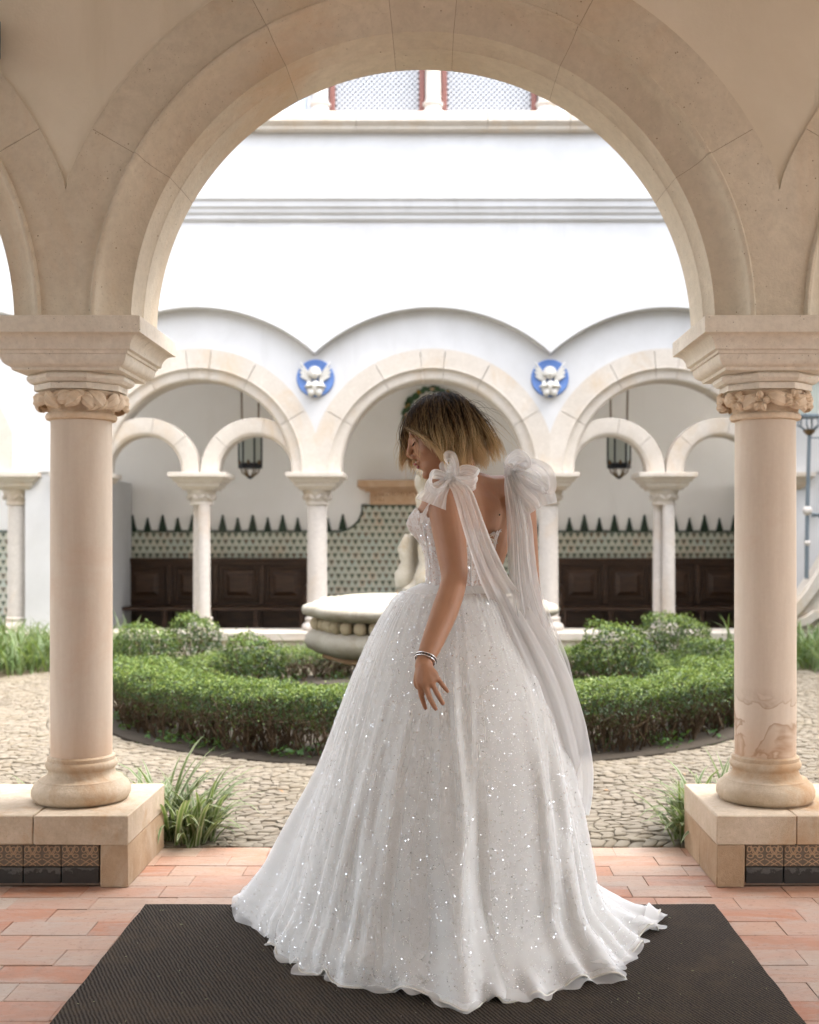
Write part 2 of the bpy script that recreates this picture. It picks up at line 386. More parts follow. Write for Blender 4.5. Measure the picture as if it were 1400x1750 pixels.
def m_wainscot():                    # rows of small dark triangles on pale glaze
    t = NT('triangle_tile'); X, Y, Z = t.sep(); k = 1/0.094
    v = t.math('MULTIPLY', Z, k); row = t.math('FLOOR', v); fv = t.math('FRACT', v)
    u = t.math('ADD', t.math('MULTIPLY', X, k), t.math('MULTIPLY', row, 0.5)); cu = t.math('FLOOR', u); fu = t.math('FRACT', u)
    au = t.math('ABSOLUTE', t.math('SUBTRACT', fu, 0.5))
    tri = t.math('LESS_THAN', t.math('ADD', au, t.math('MULTIPLY', fv, -0.52)), -0.05)
    tri = t.math('MULTIPLY', tri, t.math('LESS_THAN', fv, 0.86))
    cell = t.new('ShaderNodeTexWhiteNoise', noise_dimensions='2D'); t.lk(t.comb(cu, row, 0), cell.inputs['Vector'])
    dark = t.ramp(cell.outputs['Value'], [(0, (0.07, 0.08, 0.055)), (0.55, (0.10, 0.125, 0.085)), (0.8, (0.15, 0.10, 0.06)), (1, (0.10, 0.10, 0.07))])
    pale = t.ramp(cell.outputs['Value'], [(0, (0.45, 0.455, 0.36)), (0.5, (0.52, 0.515, 0.42)), (0.85, (0.42, 0.48, 0.41)), (1, (0.54, 0.44, 0.33))])
    warm = t.ramp(t.noise(2.5, 4), [(0.5, 0), (0.68, 1)]); pale = t.mix(t.math('MULTIPLY', warm, 0.5), pale, (0.50, 0.38, 0.26))
    c = t.mix(tri, pale, dark)
    t.color(c); t.set(Roughness=0.4, Specular_IOR_Level=0.4); t.bump(tri, 0.3, 0.006); return t.m
MAT['wainscot'] = m_wainscot()
def m_mat():
    t = NT('coarse_woven_mat'); X, Y, Z = t.sep()
    w1 = t.new('ShaderNodeTexWave', wave_type='BANDS', bands_direction='X'); w1.inputs['Scale'].default_value = 27; w1.inputs['Distortion'].default_value = 2.6; w1.inputs['Detail'].default_value = 2
    rot = t.comb(t.math('ADD', X, t.math('MULTIPLY', Y, 0.45)), Y, Z); t.lk(rot, w1.inputs['Vector'])
    w2 = t.new('ShaderNodeTexWave', wave_type='BANDS', bands_direction='Y'); w2.inputs['Scale'].default_value = 38; w2.inputs['Distortion'].default_value = 2.0; t.lk(t.pos, w2.inputs['Vector'])
    h = t.math('MULTIPLY', w1.outputs['Fac'], t.math('ADD', t.math('MULTIPLY', w2.outputs['Fac'], 0.6), 0.4))
    f = t.noise(420, 2, 0.6); c = t.mix(h, (0.016, 0.013, 0.011), (0.125, 0.105, 0.089))
    c = t.mix(t.ramp(f, [(0.60, 0), (0.70, 1)]), c, (0.21, 0.15, 0.09))
    dust = t.ramp(t.noise(3.5, 6, 0.7), [(0.5, 0), (0.75, 1)]); c = t.mix(t.math('MULTIPLY', dust, 0.45), c, (0.13, 0.095, 0.062))
    lint = t.ramp(t.voro(24), [(0.03, 1), (0.045, 0)]); lint = t.math('MULTIPLY', lint, t.ramp(t.noise(9, 2), [(0.55, 0), (0.6, 1)]))
    c = t.mix(t.math('MULTIPLY', lint, 0.8), c, (0.55, 0.5, 0.42))
    t.color(c); t.set(Roughness=0.95, Specular_IOR_Level=0.1); t.bump(t.math('ADD', h, t.math('MULTIPLY', f, 0.5)), 0.8, 0.006); return t.m
MAT['mat'] = m_mat()
def m_reltile():
    t = NT('relief_tile_glaze'); t.color(t.mix(t.noise(14, 5, 0.6), (0.075, 0.06, 0.045), (0.17, 0.13, 0.09))); t.set(Roughness=0.4, Specular_IOR_Level=0.5); t.bump(t.noise(60, 4), 0.3, 0.004); return t.m
MAT['relief_ground'] = m_reltile()
MAT['relief_line'] = m_plain('relief_line_clay', (0.40, 0.27, 0.16), 0.6, var=0.3)
def m_black_tile():
    t = NT('black_glazed_tile'); X, Y, Z = t.sep()
    n = t.noise(28, 6, 0.75); e = t.math('ADD', t.math('MULTIPLY', t.math('SUBTRACT', Z, 0.045), 22), t.math('MULTIPLY', t.math('SUBTRACT', n, 0.5), 2.4))
    band = t.ramp(e, [(0.0, 0.15), (0.28, 0.0), (0.42, 1.0), (0.9, 0.18)])
    t.color(t.mix(t.math('MULTIPLY', band, 0.55), (0.010, 0.012, 0.012), (0.15, 0.15, 0.14))); t.set(Roughness=0.35, Specular_IOR_Level=0.5); return t.m
MAT['black_tile'] = m_black_tile()
MAT['mortar'] = m_plain('lime_mortar', (0.34, 0.27, 0.19), 0.95, bump=0.4, var=0.3)
MAT['bed_soil'] = m_plain('dark_soil', (0.030, 0.022, 0.014), 0.95, bump=0.8, bscale=40, var=0.5)
# ================================================================== THE SETTING
XC, HP = -0.056, 1.345            # arch centre line and half a bay
PITCH = 2*HP
# ---- gallery floor: terracotta tiles laid in running rows
mb = MB(); mb.box(-7.3, 7.2, -1.6, 5.0, -0.12, -0.012)
floor = struct(mb.build('gallery_floor', MAT['grout']))
TL, TW = 0.285, 0.1385
tile_meshes = []
for k in range(6):
    mb = MB(); g = 0.0011
    mb.cbox(-TL/2+g, TL/2-g, -TW/2+g, TW/2-g, -0.03, 0.0, 0.0013, jit=0.0010)
    tile_meshes.append(mb.mesh('tile', MAT['tile']))
Y = 4.99 - TW/2; row = 0; n_t = 0
while Y > 2.95 and n_t < 300:
    off = (row % 2)*TL/2 + random.uniform(-0.06, 0.06)
    half = 1.75 if Y > 4.5 else 2.05
    x = -half - off
    while x < half and n_t < 300:
        under_parapet = Y > 4.42 and (x - TL/2 > XC + 1.10 or x + TL/2 < XC - 1.10)
        if not under_parapet:
            o = link('tile', random.choice(tile_meshes), floor, (x, Y, random.uniform(-0.0025, 0.0015)))
            o.rotation_euler = (random.uniform(-0.006, 0.006), random.uniform(-0.004, 0.004), random.uniform(-0.008, 0.008)); n_t += 1
        x += TL
    Y -= TW; row += 1

# ---- courtyard ground with small setts
FC = np.array([XC, 9.25])             # fountain and parterre centre
mb = MB(); mb.box(-40, 40, 5.0, 13.9, -0.30, -0.022)
ground = struct(mb.build('courtyard_ground', MAT['soil']))
def setts():
    """irregular stones on a jittered grid, plus concentric rows round the bed"""
    out = []
    cell = 0.053; nx, ny = int(9.8/cell), int(8.8/cell)
    gx = -4.9 + np.arange(nx+1)*cell; gy = 5.0 + 0.008 + np.arange(ny+1)*cell*0.95
    jx = rng.uniform(-0.35, 0.35, (ny+1, nx+1))*cell; jy = rng.uniform(-0.28, 0.28, (ny+1, nx+1))*cell
    jy[0] = 0
    Xg = gx[None, :] + jx + (np.arange(ny+1) % 2)[:, None]*cell*0.5 + 0.10*np.sin(gy*2.3)[:, None]; Yg = gy[:, None] + jy + 0.05*np.sin(gx*1.9)[None, :]*(np.arange(ny+1) > 0)[:, None]
    for i in range(ny):
        for j in range(nx):
            q = np.array([[Xg[i,j],Yg[i,j]], [Xg[i,j+1],Yg[i,j+1]], [Xg[i+1,j+1],Yg[i+1,j+1]], [Xg[i+1,j],Yg[i+1,j]]])
            c = q.mean(0); d = np.linalg.norm(c - FC)
            if d < 2.86: continue
            if c[1] > 9.3 and d > 4.5: continue
            if abs(c[0]) < 1.7 and c[1] > 10: pass
            # only what the camera's side of the court can show
            if abs(c[0] + 0.02) > 0.46*c[1] + 0.3: continue
            out.append(q)
    for r0 in np.arange(2.50, 2.84, 0.054):
        n = int(2*math.pi*r0/0.056)
        a = np.arange(n+1)/n*2*math.pi + rng.uniform(0, 1)
        ja = rng.uniform(-0.3, 0.3, n+1)*2*math.pi/n; ja[-1] = ja[0]
        aa = a + ja; ra = r0 + rng.uniform(-0.007, 0.007, n+1); rb = r0 + 0.054 + rng.uniform(-0.007, 0.007, n+1)
        for j in range(n):
            q = FC + np.array([[ra[j]*math.cos(aa[j]), ra[j]*math.sin(aa[j])], [ra[j+1]*math.cos(aa[j+1]), ra[j+1]*math.sin(aa[j+1])],
                               [rb[j+1]*math.cos(aa[j+1]), rb[j+1]*math.sin(aa[j+1])], [rb[j]*math.cos(aa[j]), rb[j]*math.sin(aa[j])]])
            out.append(q)
    return out
def stone_geo(q, h):
    c = q.mean(0); e = q - c
    m = []                                   # 8-gon: corners cut
    for k in range(4):
        a, b = q[k], q[(k+1) % 4]; m.append(a + (b-a)*random.uniform(0.10, 0.22)); m.append(a + (b-a)*random.uniform(0.78, 0.90))
    m = np.array(m); rings = []
    for (f, z) in ((0.955, -0.03), (0.95, h-0.005), (0.86, h)):
        p = c + (m - c)*f; rings.append([(x, y, z) for x, y in p])
    return rings
Q = setts()
vis = [q for q in Q if abs(q.mean(0)[0] + 0.03) < 1.25 and q.mean(0)[1] < 7]
vis.sort(key=lambda q: q.mean(0)[1])
near_ids = set(id(q) for q in vis[:300])
stuff = MB()
for q in Q:
    h = random.uniform(-0.004, 0.006)
    if id(q) in near_ids:
        mb = MB(); mb.loft(stone_geo(q - q.mean(0), 0.0)); o = mb.build('cobblestone', MAT['cobble'], ground, 60); c = q.mean(0); o.location = (c[0], c[1], h)
    else: stuff.loft(stone_geo(q, h))
o = stuff.build('cobble_paving', MAT['cobble'], ground, 60); o['kind'] = 'stuff'

# ================================================================== NEAR ARCADE
ZC = 2.115
PROF_NEAR = ([(1.092, 4.885), (1.103, 4.705), (1.108, 4.700), (1.119, 4.592)] + [(1.121+0.108*math.cos(R(a)), 4.497+0.088*math.sin(R(a))) for a in range(90, -1, -10)] +
             [(1.231, 4.487), (1.237, 4.481), (1.246, 4.480), (1.252, 4.486), (1.254, 4.500), (1.44, 4.500), (1.44, 4.885)])
def gap_prof(p, e): return p
JOINTS = [30, 62, 84, 96, 118, 150]
def arcade_wall(cs, Rr, zc, ztop, y0, y1, mat, n=40):
    mb = MB()
    for c in cs:
        xs = [c - HP + 2*HP*i/n for i in range(n+1)]
        zs = [zc + math.sqrt(max(Rr*Rr - (x-c)**2, 0)) for x in xs]
        for i in range(n):
            mb.add([(xs[i], y0, zs[i]), (xs[i+1], y0, zs[i+1]), (xs[i+1], y0, ztop), (xs[i], y0, ztop),
                    (xs[i], y1, zs[i]), (xs[i+1], y1, zs[i+1]), (xs[i+1], y1, ztop), (xs[i], y1, ztop)],
                   [(0,1,2,3), (5,4,7,6), (4,5,1,0), (3,2,6,7)])
    return mb
arc = thing('cloister_arcade', 'shaded tan plaster wall with a wide moulded stone arch framing the bride', 'arcade', (XC, 4.7, 0))
child_at('plaster_wall', arcade_wall([XC-PITCH, XC, XC+PITCH], 1.425, ZC, 3.78, 4.512, 4.872, 0), MAT['plaster_near'], arc, recalc=True)
PROF_MORTAR = [(r+0.002, min(y+0.002, 4.88)) for r, y in PROF_NEAR if r < 1.228] + [(1.232, 4.5025), (1.436, 4.5025), (1.436, 4.88)]
for k in (-1, 0, 1):
    mb = MB(); mb.arch(XC + k*PITCH, ZC, PROF_MORTAR, R(1), R(179), 60, clip=HP-0.002); child_at('mortar', mb, MAT['mortar'], arc, 40)
    cx = XC + k*PITCH; js = [R(j) for j in JOINTS]
    for i in range(5):
        e = 0.0010
        mb = MB(); mb.arch(cx, ZC, PROF_NEAR, js[i]+e, js[i+1]-e, 14); child_at('voussoir', mb, MAT['stone_near'], arc, 40)
for k in range(4):                      # springers, one stone shared by two neighbouring arches
    xm = XC + (k-1.5)*PITCH; mb = MB()
    if k < 3: mb.arch(xm + HP, ZC, PROF_NEAR, R(150)+0.0010, R(180), 12, clip=HP)
    if k > 0: mb.arch(xm - HP, ZC, PROF_NEAR, R(0), R(30)-0.0010, 12, clip=HP)
    child_at('springer', mb, MAT['stone_near'], arc, 40)
mb = MB(); mb.box(-9.0, 8.9, 4.515, 4.875, 3.79, 8.2); child_at('upper_wall', mb, MAT['plaster_far'], arc)
for sx in (-1, 1):                      # the court's side wings, out of the picture
    w_ = thing('cloister_wing', 'plain white side wing of the courtyard ' + ('on the lamp side' if sx > 0 else 'opposite the lamp'), 'building', (XC+sx*7.6, 9.3, 0))
    mb = MB(); mb.box(XC+sx*7.6-0.2, XC+sx*7.6+0.2, 4.90, 13.50, 0, 8.0); child_at('wall', mb, MAT['plaster_far'], w_)
    mb = MB(); mb.box(XC+sx*7.52-0.2, XC+sx*7.52+0.2, 4.90, 13.36, 4.95, 5.12); child_at('cornice', mb, MAT['plaster_far'], w_)
# ceiling over the walk
mb = MB(); mb.box(-7.3, 7.2, -1.6, 4.95, 3.78, 4.05)
struct(mb.build('gallery_ceiling', MAT['plaster_in']))
mb = MB(); mb.box(-7.3, 7.2, -1.75, -1.5, -0.1, 3.9); struct(mb.build('gallery_back_wall', MAT['plaster_in']))
for a_, c_ in ((-7.3, XC-3*HP), (XC+3*HP, 7.2)):
    mb = MB(); mb.box(a_, c_, 4.512, 4.872, 0.0, 3.79); child_at('plaster_wall', mb, MAT['plaster_near'], arc)

def carve_leaf(mb, c, out, up, side, L, W, bend=0.4):
    """a small carved leaf: ribbed boat shape standing proud of the bell"""
    rings = []
    for i in range(7):
        t = i/6; w = W*math.sin(math.pi*(0.08 + 0.88*t))**0.8; p = c + up*(t-0.5)*L + out*0.012*math.sin(math.pi*t)*bend*2
        rings.append([p - side*w + out*-0.004, p - side*w*0.5 + out*0.007, p + out*0.003, p + side*w*0.5 + out*0.007, p + side*w - out*0.004, p - out*0.012])
    mb.loft(rings)
def near_column(cx, label, colmat, flowers):
    cy = 4.70; zt = ZC - 0.002
    o = thing('stone_column', label, 'column', (cx, cy, 0.266))
    mb = MB(); mb.lathe([(0.150, 0.266), (0.176, 0.270), (0.189, 0.290), (0.189, 0.312), (0.180, 0.332), (0.162, 0.346), (0.160, 0.352), (0.146, 0.356), (0.132, 0.368), (0.126, 0.384),
                         (0.128, 0.392), (0.134, 0.396), (0.138, 0.408), (0.134, 0.420), (0.129, 0.424), (0.129, 0.438), (0.120, 0.444)], cx, cy, 56)
    child_at('base', mb, MAT['coping'], o, 50)
    mb = MB(); mb.lathe([(0.1175, 0.444), (0.1185, 0.60), (0.1185, 1.0), (0.1175, 1.50), (0.1165, 1.752)], cx, cy, 64); child_at('shaft', mb, colmat, o, 40)
    mb = MB(); mb.lathe([(0.120, 1.750), (0.133, 1.754), (0.137, 1.765), (0.133, 1.776), (0.125, 1.780), (0.128, 1.80), (0.140, 1.83), (0.150, 1.855), (0.152, 1.862)], cx, cy, 56)
    cap = child_at('capital', mb, MAT['carved'], o, 50)
    mb = MB()
    r8 = 1/math.cos(math.pi/8)
    mb.lathe([(r*r8, z) for r, z in ((0.150, 1.860), (0.164, 1.862), (0.164, 1.884), (0.160, 1.886))], cx, cy, 8, math.pi/8)
    mb.lathe([(r*r8, z) for r, z in ((0.160, 1.886), (0.178, 1.890), (0.189, 1.902), (0.189, 1.914), (0.176, 1.928), (0.168, 1.930))], cx, cy, 8, math.pi/8)
    child_at('necking', mb, MAT['impost'], o)
    # carved band
    rs = random.Random(3 if flowers else 5)
    for i in range(20 if flowers else 22):
        a = 2*math.pi*i/(20 if flowers else 22) + rs.uniform(-0.08, 0.08); out = np.array([math.cos(a), math.sin(a), 0.0]); side = np.array([-math.sin(a), math.cos(a), 0]); up = np.array([0, 0, 1.0])
        zc = 1.822 + rs.uniform(-0.008, 0.008); c = np.array([cx, cy, zc]) + out*(0.150 + rs.uniform(-0.003, 0.004)); mb = MB()
        if flowers and i % 2 == 0:
            for p in range(5):
                b = 2*math.pi*p/5 + rs.uniform(-.3, .3); u2 = up*math.cos(b) + side*math.sin(b); s2 = side*math.cos(b) - up*math.sin(b)
                carve_leaf(mb, c + u2*0.022 + out*0.007, out, u2, s2, 0.036, 0.0145, 0.8)
            mb.ball(c + out*0.010, 0.007, 8, 5)
        else:
            b = rs.uniform(0.7, 1.5)*(1 if i % 4 < 2 else -1); u2 = up*math.cos(b) + side*math.sin(b); s2 = side*math.cos(b) - up*math.sin(b)
            carve_leaf(mb, c + out*0.004, out, u2, s2, 0.088, 0.027, 1.0)
            carve_leaf(mb, c + up*rs.uniform(-0.02, 0.02) + side*0.022, out, up*math.cos(-b) + side*math.sin(-b), side*math.cos(b) + up*math.sin(b), 0.055, 0.018, 0.7)
        w = child_at('carved_leaf', mb, MAT['carved'], o, 45); w.parent = cap; w.location = (0, 0, 0)
    # square moulded impost
    mb = MB(); E = 0.302
    mb.square([(h, h, z) for h, z in [(0.196, 1.924), (0.203, 1.926), (0.205, 1.937), (0.212, 1.939)] + [(0.212+0.024*math.sin(R(a)), 1.941+0.040*(1-math.cos(R(a)))) for a in range(10, 91, 16)] + [(0.243, 1.983), (0.244, 1.993), (0.252, 1.995)] + [(0.302-0.046*math.cos(R(a)), 1.998+0.052*math.sin(R(a))) for a in range(0, 91, 10)] + [(E+0.003, 2.051), (E+0.003, zt-0.004), (E-0.001, zt)]], cx, cy)
    child_at('impost', mb, MAT['impost'], o, 30)
    return o
near_column(XC - HP, 'rose limestone column with a broad leaf capital on a low parapet, shaft clean', MAT['col_plain'], False)
near_column(XC + HP, 'rose limestone column with brown water stains and a flower capital', MAT['col_stained'], True)

def relief_tile(x0, w, y, z0, h, rev=False):
    """moulded border tile: knotwork loops over a zigzag of lozenges"""
    g = MB(); g.cbox(x0+0.001, x0+w-0.001, y, y+0.02, z0, z0+h, 0.002)
    l = MB(); r = 0.0022; yy = y - 0.0005
    def arc_(cx, cz, rx, rz, a0, a1, n=10): return [(cx + rx*math.cos(R(a0+(a1-a0)*i/n)), yy, cz + rz*math.sin(R(a0+(a1-a0)*i/n))) for i in range(n+1)]
    for m in range(2):
        c = x0 + w*(m+0.5)/2; hw = w/4
        l.tube([(c-hw+0.002, yy, z0+0.004), (c, yy, z0+h*0.36), (c+hw-0.002, yy, z0+0.004)], r, 6)
        l.tube([(c-hw*0.35, yy, z0+0.004), (c+hw*0.35, yy, z0+h*0.22), (c+hw-0.002, yy, z0+h*0.36)], r*0.8, 6)
        l.tube([(c+hw*0.35, yy, z0+0.004), (c-hw*0.35, yy, z0+h*0.22), (c-hw+0.002, yy, z0+h*0.36)], r*0.8, 6)
        for s in (-1, 1):
            l.tube(arc_(c + s*hw*0.5, z0+h*0.50, hw*0.3, h*0.085, 0, 360, 12), r*0.9, 6)
            l.tube(arc_(c + s*hw*0.62, z0+h*0.80, hw*0.22, h*0.13, 180, 540, 12), r*0.9, 6)
        l.tube(arc_(c, z0+h*0.74, hw*0.30, h*0.17, 0, 360, 14), r, 6)
        l.tube([(c-hw*0.45, yy, z0+h*0.98), (c, yy, z0+h*0.6), (c+hw*0.3, yy, z0+h*0.5)], r, 6)
        l.tube([(c+hw*0.45, yy, z0+h*0.98), (c, yy, z0+h*0.6), (c-hw*0.3, yy, z0+h*0.5)], r, 6)
    return g, l
def parapet(side, label):
    """side -1 runs left of the opening, +1 right"""
    xi = XC + side*1.087; xo = XC + side*4.2; y0, y1 = 4.415, 5.0; zt = 0.266
    o = thing('stone_parapet', label, 'parapet', (xi, 4.7, 0))
    def bx(name, a, b, ya, yb, za, zb, mat, bev=0.003):
        m = MB(); m.cbox(min(a, b), max(a, b), ya, yb, za, zb, bev, jit=0.0015); return child_at(name, m, mat, o)
    # coping: slabs with open joints
    cuts = [0, 0.352 if side < 0 else 0.295, 0.98, 1.75, 2.45, 3.11]
    for i in range(len(cuts)-1):
        bx('coping_stone', xi + side*(cuts[i]+0.0008), xi + side*(cuts[i+1]-0.0008), y0, y1, 0.1572, zt, MAT['coping'], 0.004)
    # lower course: end block, tile panel, rest
    bx('block', xi + side*0.001, xi + side*0.104, y0+0.001, 4.70, 0.0, 0.1565, MAT['stone_block'])
    bx('block', xi + side*0.001, xi + side*0.62, 4.702, y1-0.001, 0.0, 0.1565, MAT['stone_block'])
    bx('block', xi + side*0.106, xi + side*1.60, y0+0.030, 4.69, 0.0, 0.1565, MAT['grout'])
    bx('block', xi + side*1.602, xi + side*3.10, y0+0.001, 4.69, 0.0, 0.1565, MAT['stone_block'])
    bx('block', xi + side*0.622, xi + side*3.10, 4.702, y1-0.001, 0.0, 0.1565, MAT['stone_block'])
    w = 0.141; n = 7
    for i in range(n):
        a = xi + side*(0.110 + i*w); x0 = min(a, a + side*w)
        g, l = relief_tile(x0, w, y0+0.010, 0.075, 0.080)
        t = child_at('relief_tile', g, MAT['relief_ground'], o); q = child_at('knotwork', l, MAT['relief_line'], o, 60); q.parent = t; q.location = (0, 0, 0)
        m = MB(); m.cbox(x0+0.002, x0+w-0.002, y0+0.009, y0+0.03, 0.012, 0.072, 0.002); child_at('glazed_tile', m, MAT['black_tile'], o)
    return o
parapet(-1, 'low sandstone parapet with tiled panel, under the clean-shafted column')
parapet(1, 'low sandstone parapet with tiled panel, under the stained column')
# grey lamp housing high on the near wall
wl = thing('wall_light', 'small grey metal light box high on the tan plaster wall', 'wall light', (-1.735, 4.50, 3.10))
mb = MB(); mb.cbox(-1.80, -1.640, 4.36, 4.49, 3.085, 3.235, 0.006); child_at('housing', mb, MAT['grey_metal'], wl)
mb = MB(); mb.cbox(-1.79, -1.650, 4.355, 4.362, 3.10, 3.22, 0.002); child_at('lens', mb, MAT['milk_glass'], wl)
mb = MB(); mb.cbox(-1.76, -1.70, 4.40, 4.512, 3.06, 3.084, 0.003); child_at('bracket', mb, MAT['iron'], wl)

# ================================================================== FAR WING
YF, ZS = 13.91, 2.075                 # arcade axis, springing
yw0, yw1 = 13.72, 14.10               # wall faces
b = thing('cloister_building', 'white plastered cloister wing with stone arches and a scalloped upper wall', 'building', (XC, 13.9, 0))
def bp(name, mb, mat, smooth=None): return child_at(name, mb, mat, b, smooth)
cs3 = [XC-PITCH, XC, XC+PITCH]; xl, xr = XC-4.83, XC+4.83
bp('wall', arcade_wall(cs3, 1.385, ZS, 4.4, yw0, yw1, 0), MAT['plaster_far'])
mw = arcade_wall([xl-HP], 1.385, ZS, 4.4, yw0, yw1, 0); bp('wall', mw, MAT['plaster_far'])
bp('wall', arcade_wall([xr+HP], 1.385, ZS, 4.4, yw0, yw1, 0), MAT['plaster_far'])
for a_, c_ in ((xl, XC-3*HP), (XC+3*HP, xr)):
    mw = MB(); mw.box(a_, c_, yw0, yw1, ZS, 4.4); bp('wall', mw, MAT['plaster_far'])
for a_, c_ in ((xl+0.14, XC-3*HP-0.11), (XC+3*HP+0.11, xr-0.14)):
    mw = MB(); mw.box(a_, c_, yw0+0.02, yw1+2.3, 0, ZS); bp('corner_wall', mw, MAT['plaster_far'])
PROF_FAR = [(1.060, yw1-0.02), (1.060, yw0+0.05), (1.072, yw0+0.035), (1.10, yw0+0.028), (1.14, yw0+0.03), (1.17, yw0+0.018), (1.185, yw0+0.004), (1.192, yw0-0.012), (1.205, yw0-0.014), (1.21, yw0-0.008), (1.417, yw0-0.008), (1.417, yw1-0.02)]
for ci, cx in enumerate([xl-HP] + cs3 + [xr+HP]):
    js = [0] + JOINTS + [180]
    for i in range(7):
        e = 0.0025
        mb = MB(); mb.arch(cx, ZS, PROF_FAR, R(js[i])+(e if i else 0), R(js[i+1])-(e if i < 6 else 0), 10, clip=HP); bp('voussoir', mb, MAT['stone_far'], 40)
    if ci == 2: continue
    ps = [(0.425, yw1-0.06), (0.425, yw0+0.10), (0.45, yw0+0.075), (0.47, yw0+0.07), (0.632, yw0+0.07), (0.632, yw1-0.06)]
    for s in (-1, 1):
        for (a0, a1) in ((0, 42), (42, 80), (80, 138), (138, 180)):
            mb = MB(); mb.arch(cx + s*0.640, ZS, ps, R(a0)+(0.004 if a0 else 0), R(a1)-(0.004 if a1 < 180 else 0), 8, clip=0.6405); bp('small_voussoir', mb, MAT['stone_far'], 40)
# scalloped projecting upper wall
def scallop_wall():
    mb = MB(); y0, y1 = 13.59, 13.735; zt = 5.92; hr = 2.007; za = 3.945; n = 28
    for k in range(-3, 4):
        c = XC + k*PITCH; xs = [c - HP + PITCH*i/n for i in range(n+1)]
        zs = [za - hr + math.sqrt(hr*hr - (x-c)**2) for x in xs]
        for i in range(n):
            mb.add([(xs[i], y0, zs[i]), (xs[i+1], y0, zs[i+1]), (xs[i+1], y0, zt), (xs[i], y0, zt),
                    (xs[i], y1, zs[i]-0.02), (xs[i+1], y1, zs[i+1]-0.02), (xs[i+1], y1, zt), (xs[i], y1, zt)], [(0,1,2,3), (5,4,7,6), (4,5,1,0), (3,2,6,7)])
    return mb
bp('upper_wall', scallop_wall(), MAT['plaster_far'])
X0, X1 = XC-7*HP, XC+7*HP
mb = MB(); prof = [(13.57, 4.915), (13.545, 4.94), (13.545, 4.975), (13.515, 5.00), (13.505, 5.04), (13.48, 5.06), (13.475, 5.115), (13.445, 5.14), (13.445, 5.165), (13.60, 5.165), (13.60, 4.915)]
mb.loft([[(x, y, z) for y, z in prof] for x in (X0, X1)]); bp('cornice', mb, MAT['plaster_far'])
xs = [X0, XC-3.6, XC-2.02, XC-0.86, XC+0.62, XC+1.55, XC+3.2, X1]      # stone sill of the upper gallery
for i in range(7):
    mb = MB(); pf = [(13.50, 5.925), (13.47, 5.93), (13.46, 5.965), (13.43, 5.975), (13.40, 6.00), (13.40, 6.10), (13.42, 6.115), (13.9, 6.115), (13.9, 5.925)]
    mb.loft([[(x, y, z) for y, z in pf] for x in (xs[i]+0.003, xs[i+1]-0.003)]); bp('sill_stone', mb, MAT['stone_far'], 30)
mb = MB(); mb.box(X0, X1, 13.45, 16.6, 7.75, 9.0); bp('upper_wall', mb, MAT['plaster_far'])
mb = MB(); mb.box(X0, X1, 13.95, 14.1, 6.115, 7.75); bp('window_wall', mb, MAT['white_paint'])
ucol = []
for k in range(-3, 4):
    cx = XC + 0.005 + k*1.285; mb = MB()
    mb.lathe([(0.130, 6.117), (0.130, 6.15), (0.112, 6.18), (0.100, 6.20), (0.096, 6.215), (0.102, 6.235), (0.118, 6.245), (0.118, 6.265), (0.092, 6.285), (0.088, 6.32), (0.085, 7.30), (0.11, 7.45), (0.15, 7.60), (0.15, 7.75)], cx, 13.62, 24)
    bp('colonnette', mb, MAT['stone_far_col'], 45)
for k in range(-3, 3):                 # upper windows: lattice in the two middle bays, glass beyond
    x0, x1 = XC + k*1.285 + 0.10, XC + (k+1)*1.285 - 0.09; za, zb = 6.12, 7.6; yy = 13.72
    mb = MB(); fw = 0.065
    for (a, c) in ((x0, x0+fw), (x1-fw, x1)): mb.cbox(a, c, yy-0.03, yy+0.05, za, zb, 0.004)
    mb.cbox(x0+fw, x1-fw, yy-0.02, yy+0.05, zb-fw, zb, 0.004)
    win = bp('window', mb, MAT['red_paint'] if k in (-1, 0) else MAT['white_paint'])
    if k in (-1, 0):
        mb = MB(); a, c = x0+fw, x1-fw; d = 0.062; t_ = 0.0125
        L = (c-a) + (zb-za); s = -(zb-za)
        while s < (c-a):
            for sg in (1, -1):
                p = []                        # diagonal clipped to the panel
                for zz in (za, zb-fw):
                    xx = a + s + (zz-za) if sg > 0 else c - s - (zz-za); p.append([xx, zz])
                (xa, z_a), (xb, z_b) = p
                lo, hi = a, c
                def cl(x, z, x2, z2):
                    if x < lo: z += (lo-x)*(z2-z)/(x2-x); x = lo
                    if x > hi: z += (hi-x)*(z2-z)/(x2-x); x = hi
                    return x, z
                pa = cl(xa, z_a, xb, z_b); pb = cl(xb, z_b, xa, z_a)
                if abs(pa[1]-pb[1]) > 0.02:
                    yq = yy + (0.004 if sg > 0 else 0.012)
                    mb.add([(pa[0]-t_, yq, pa[1]), (pa[0]+t_, yq, pa[1]), (pb[0]+t_, yq, pb[1]), (pb[0]-t_, yq, pb[1])], [(0,1,2,3)])
            s += d
        q = bp('lattice', mb, MAT['white_paint']); q['kind'] = 'stuff'; q.parent = win; q.location = (0, 0, 0)
        mb = MB(); mb.box(a, c, yy+0.03, yy+0.045, za, zb-fw); q = bp('shade', mb, MAT['lattice_back']); q.parent = win; q.location = (0, 0, 0)
    else:
        nx = 4
        for i in range(nx):
            for j in range(4):
                mb = MB(); pw = (x1-x0-2*fw)/nx; ph = 0.36
                mb.box(x0+fw+i*pw+0.02, x0+fw+(i+1)*pw-0.02, yy+0.01, yy+0.02, za+0.03+j*ph, za+0.03+(j+1)*ph-0.035); q = bp('pane', mb, MAT['pane']); q.parent = win; q.location = (0, 0, 0)
        mb = MB(); mb.box(x0+fw, x1-fw, yy+0.022, yy+0.05, za, zb-fw); q = bp('sash', mb, MAT['white_paint']); q.parent = win; q.location = (0, 0, 0)
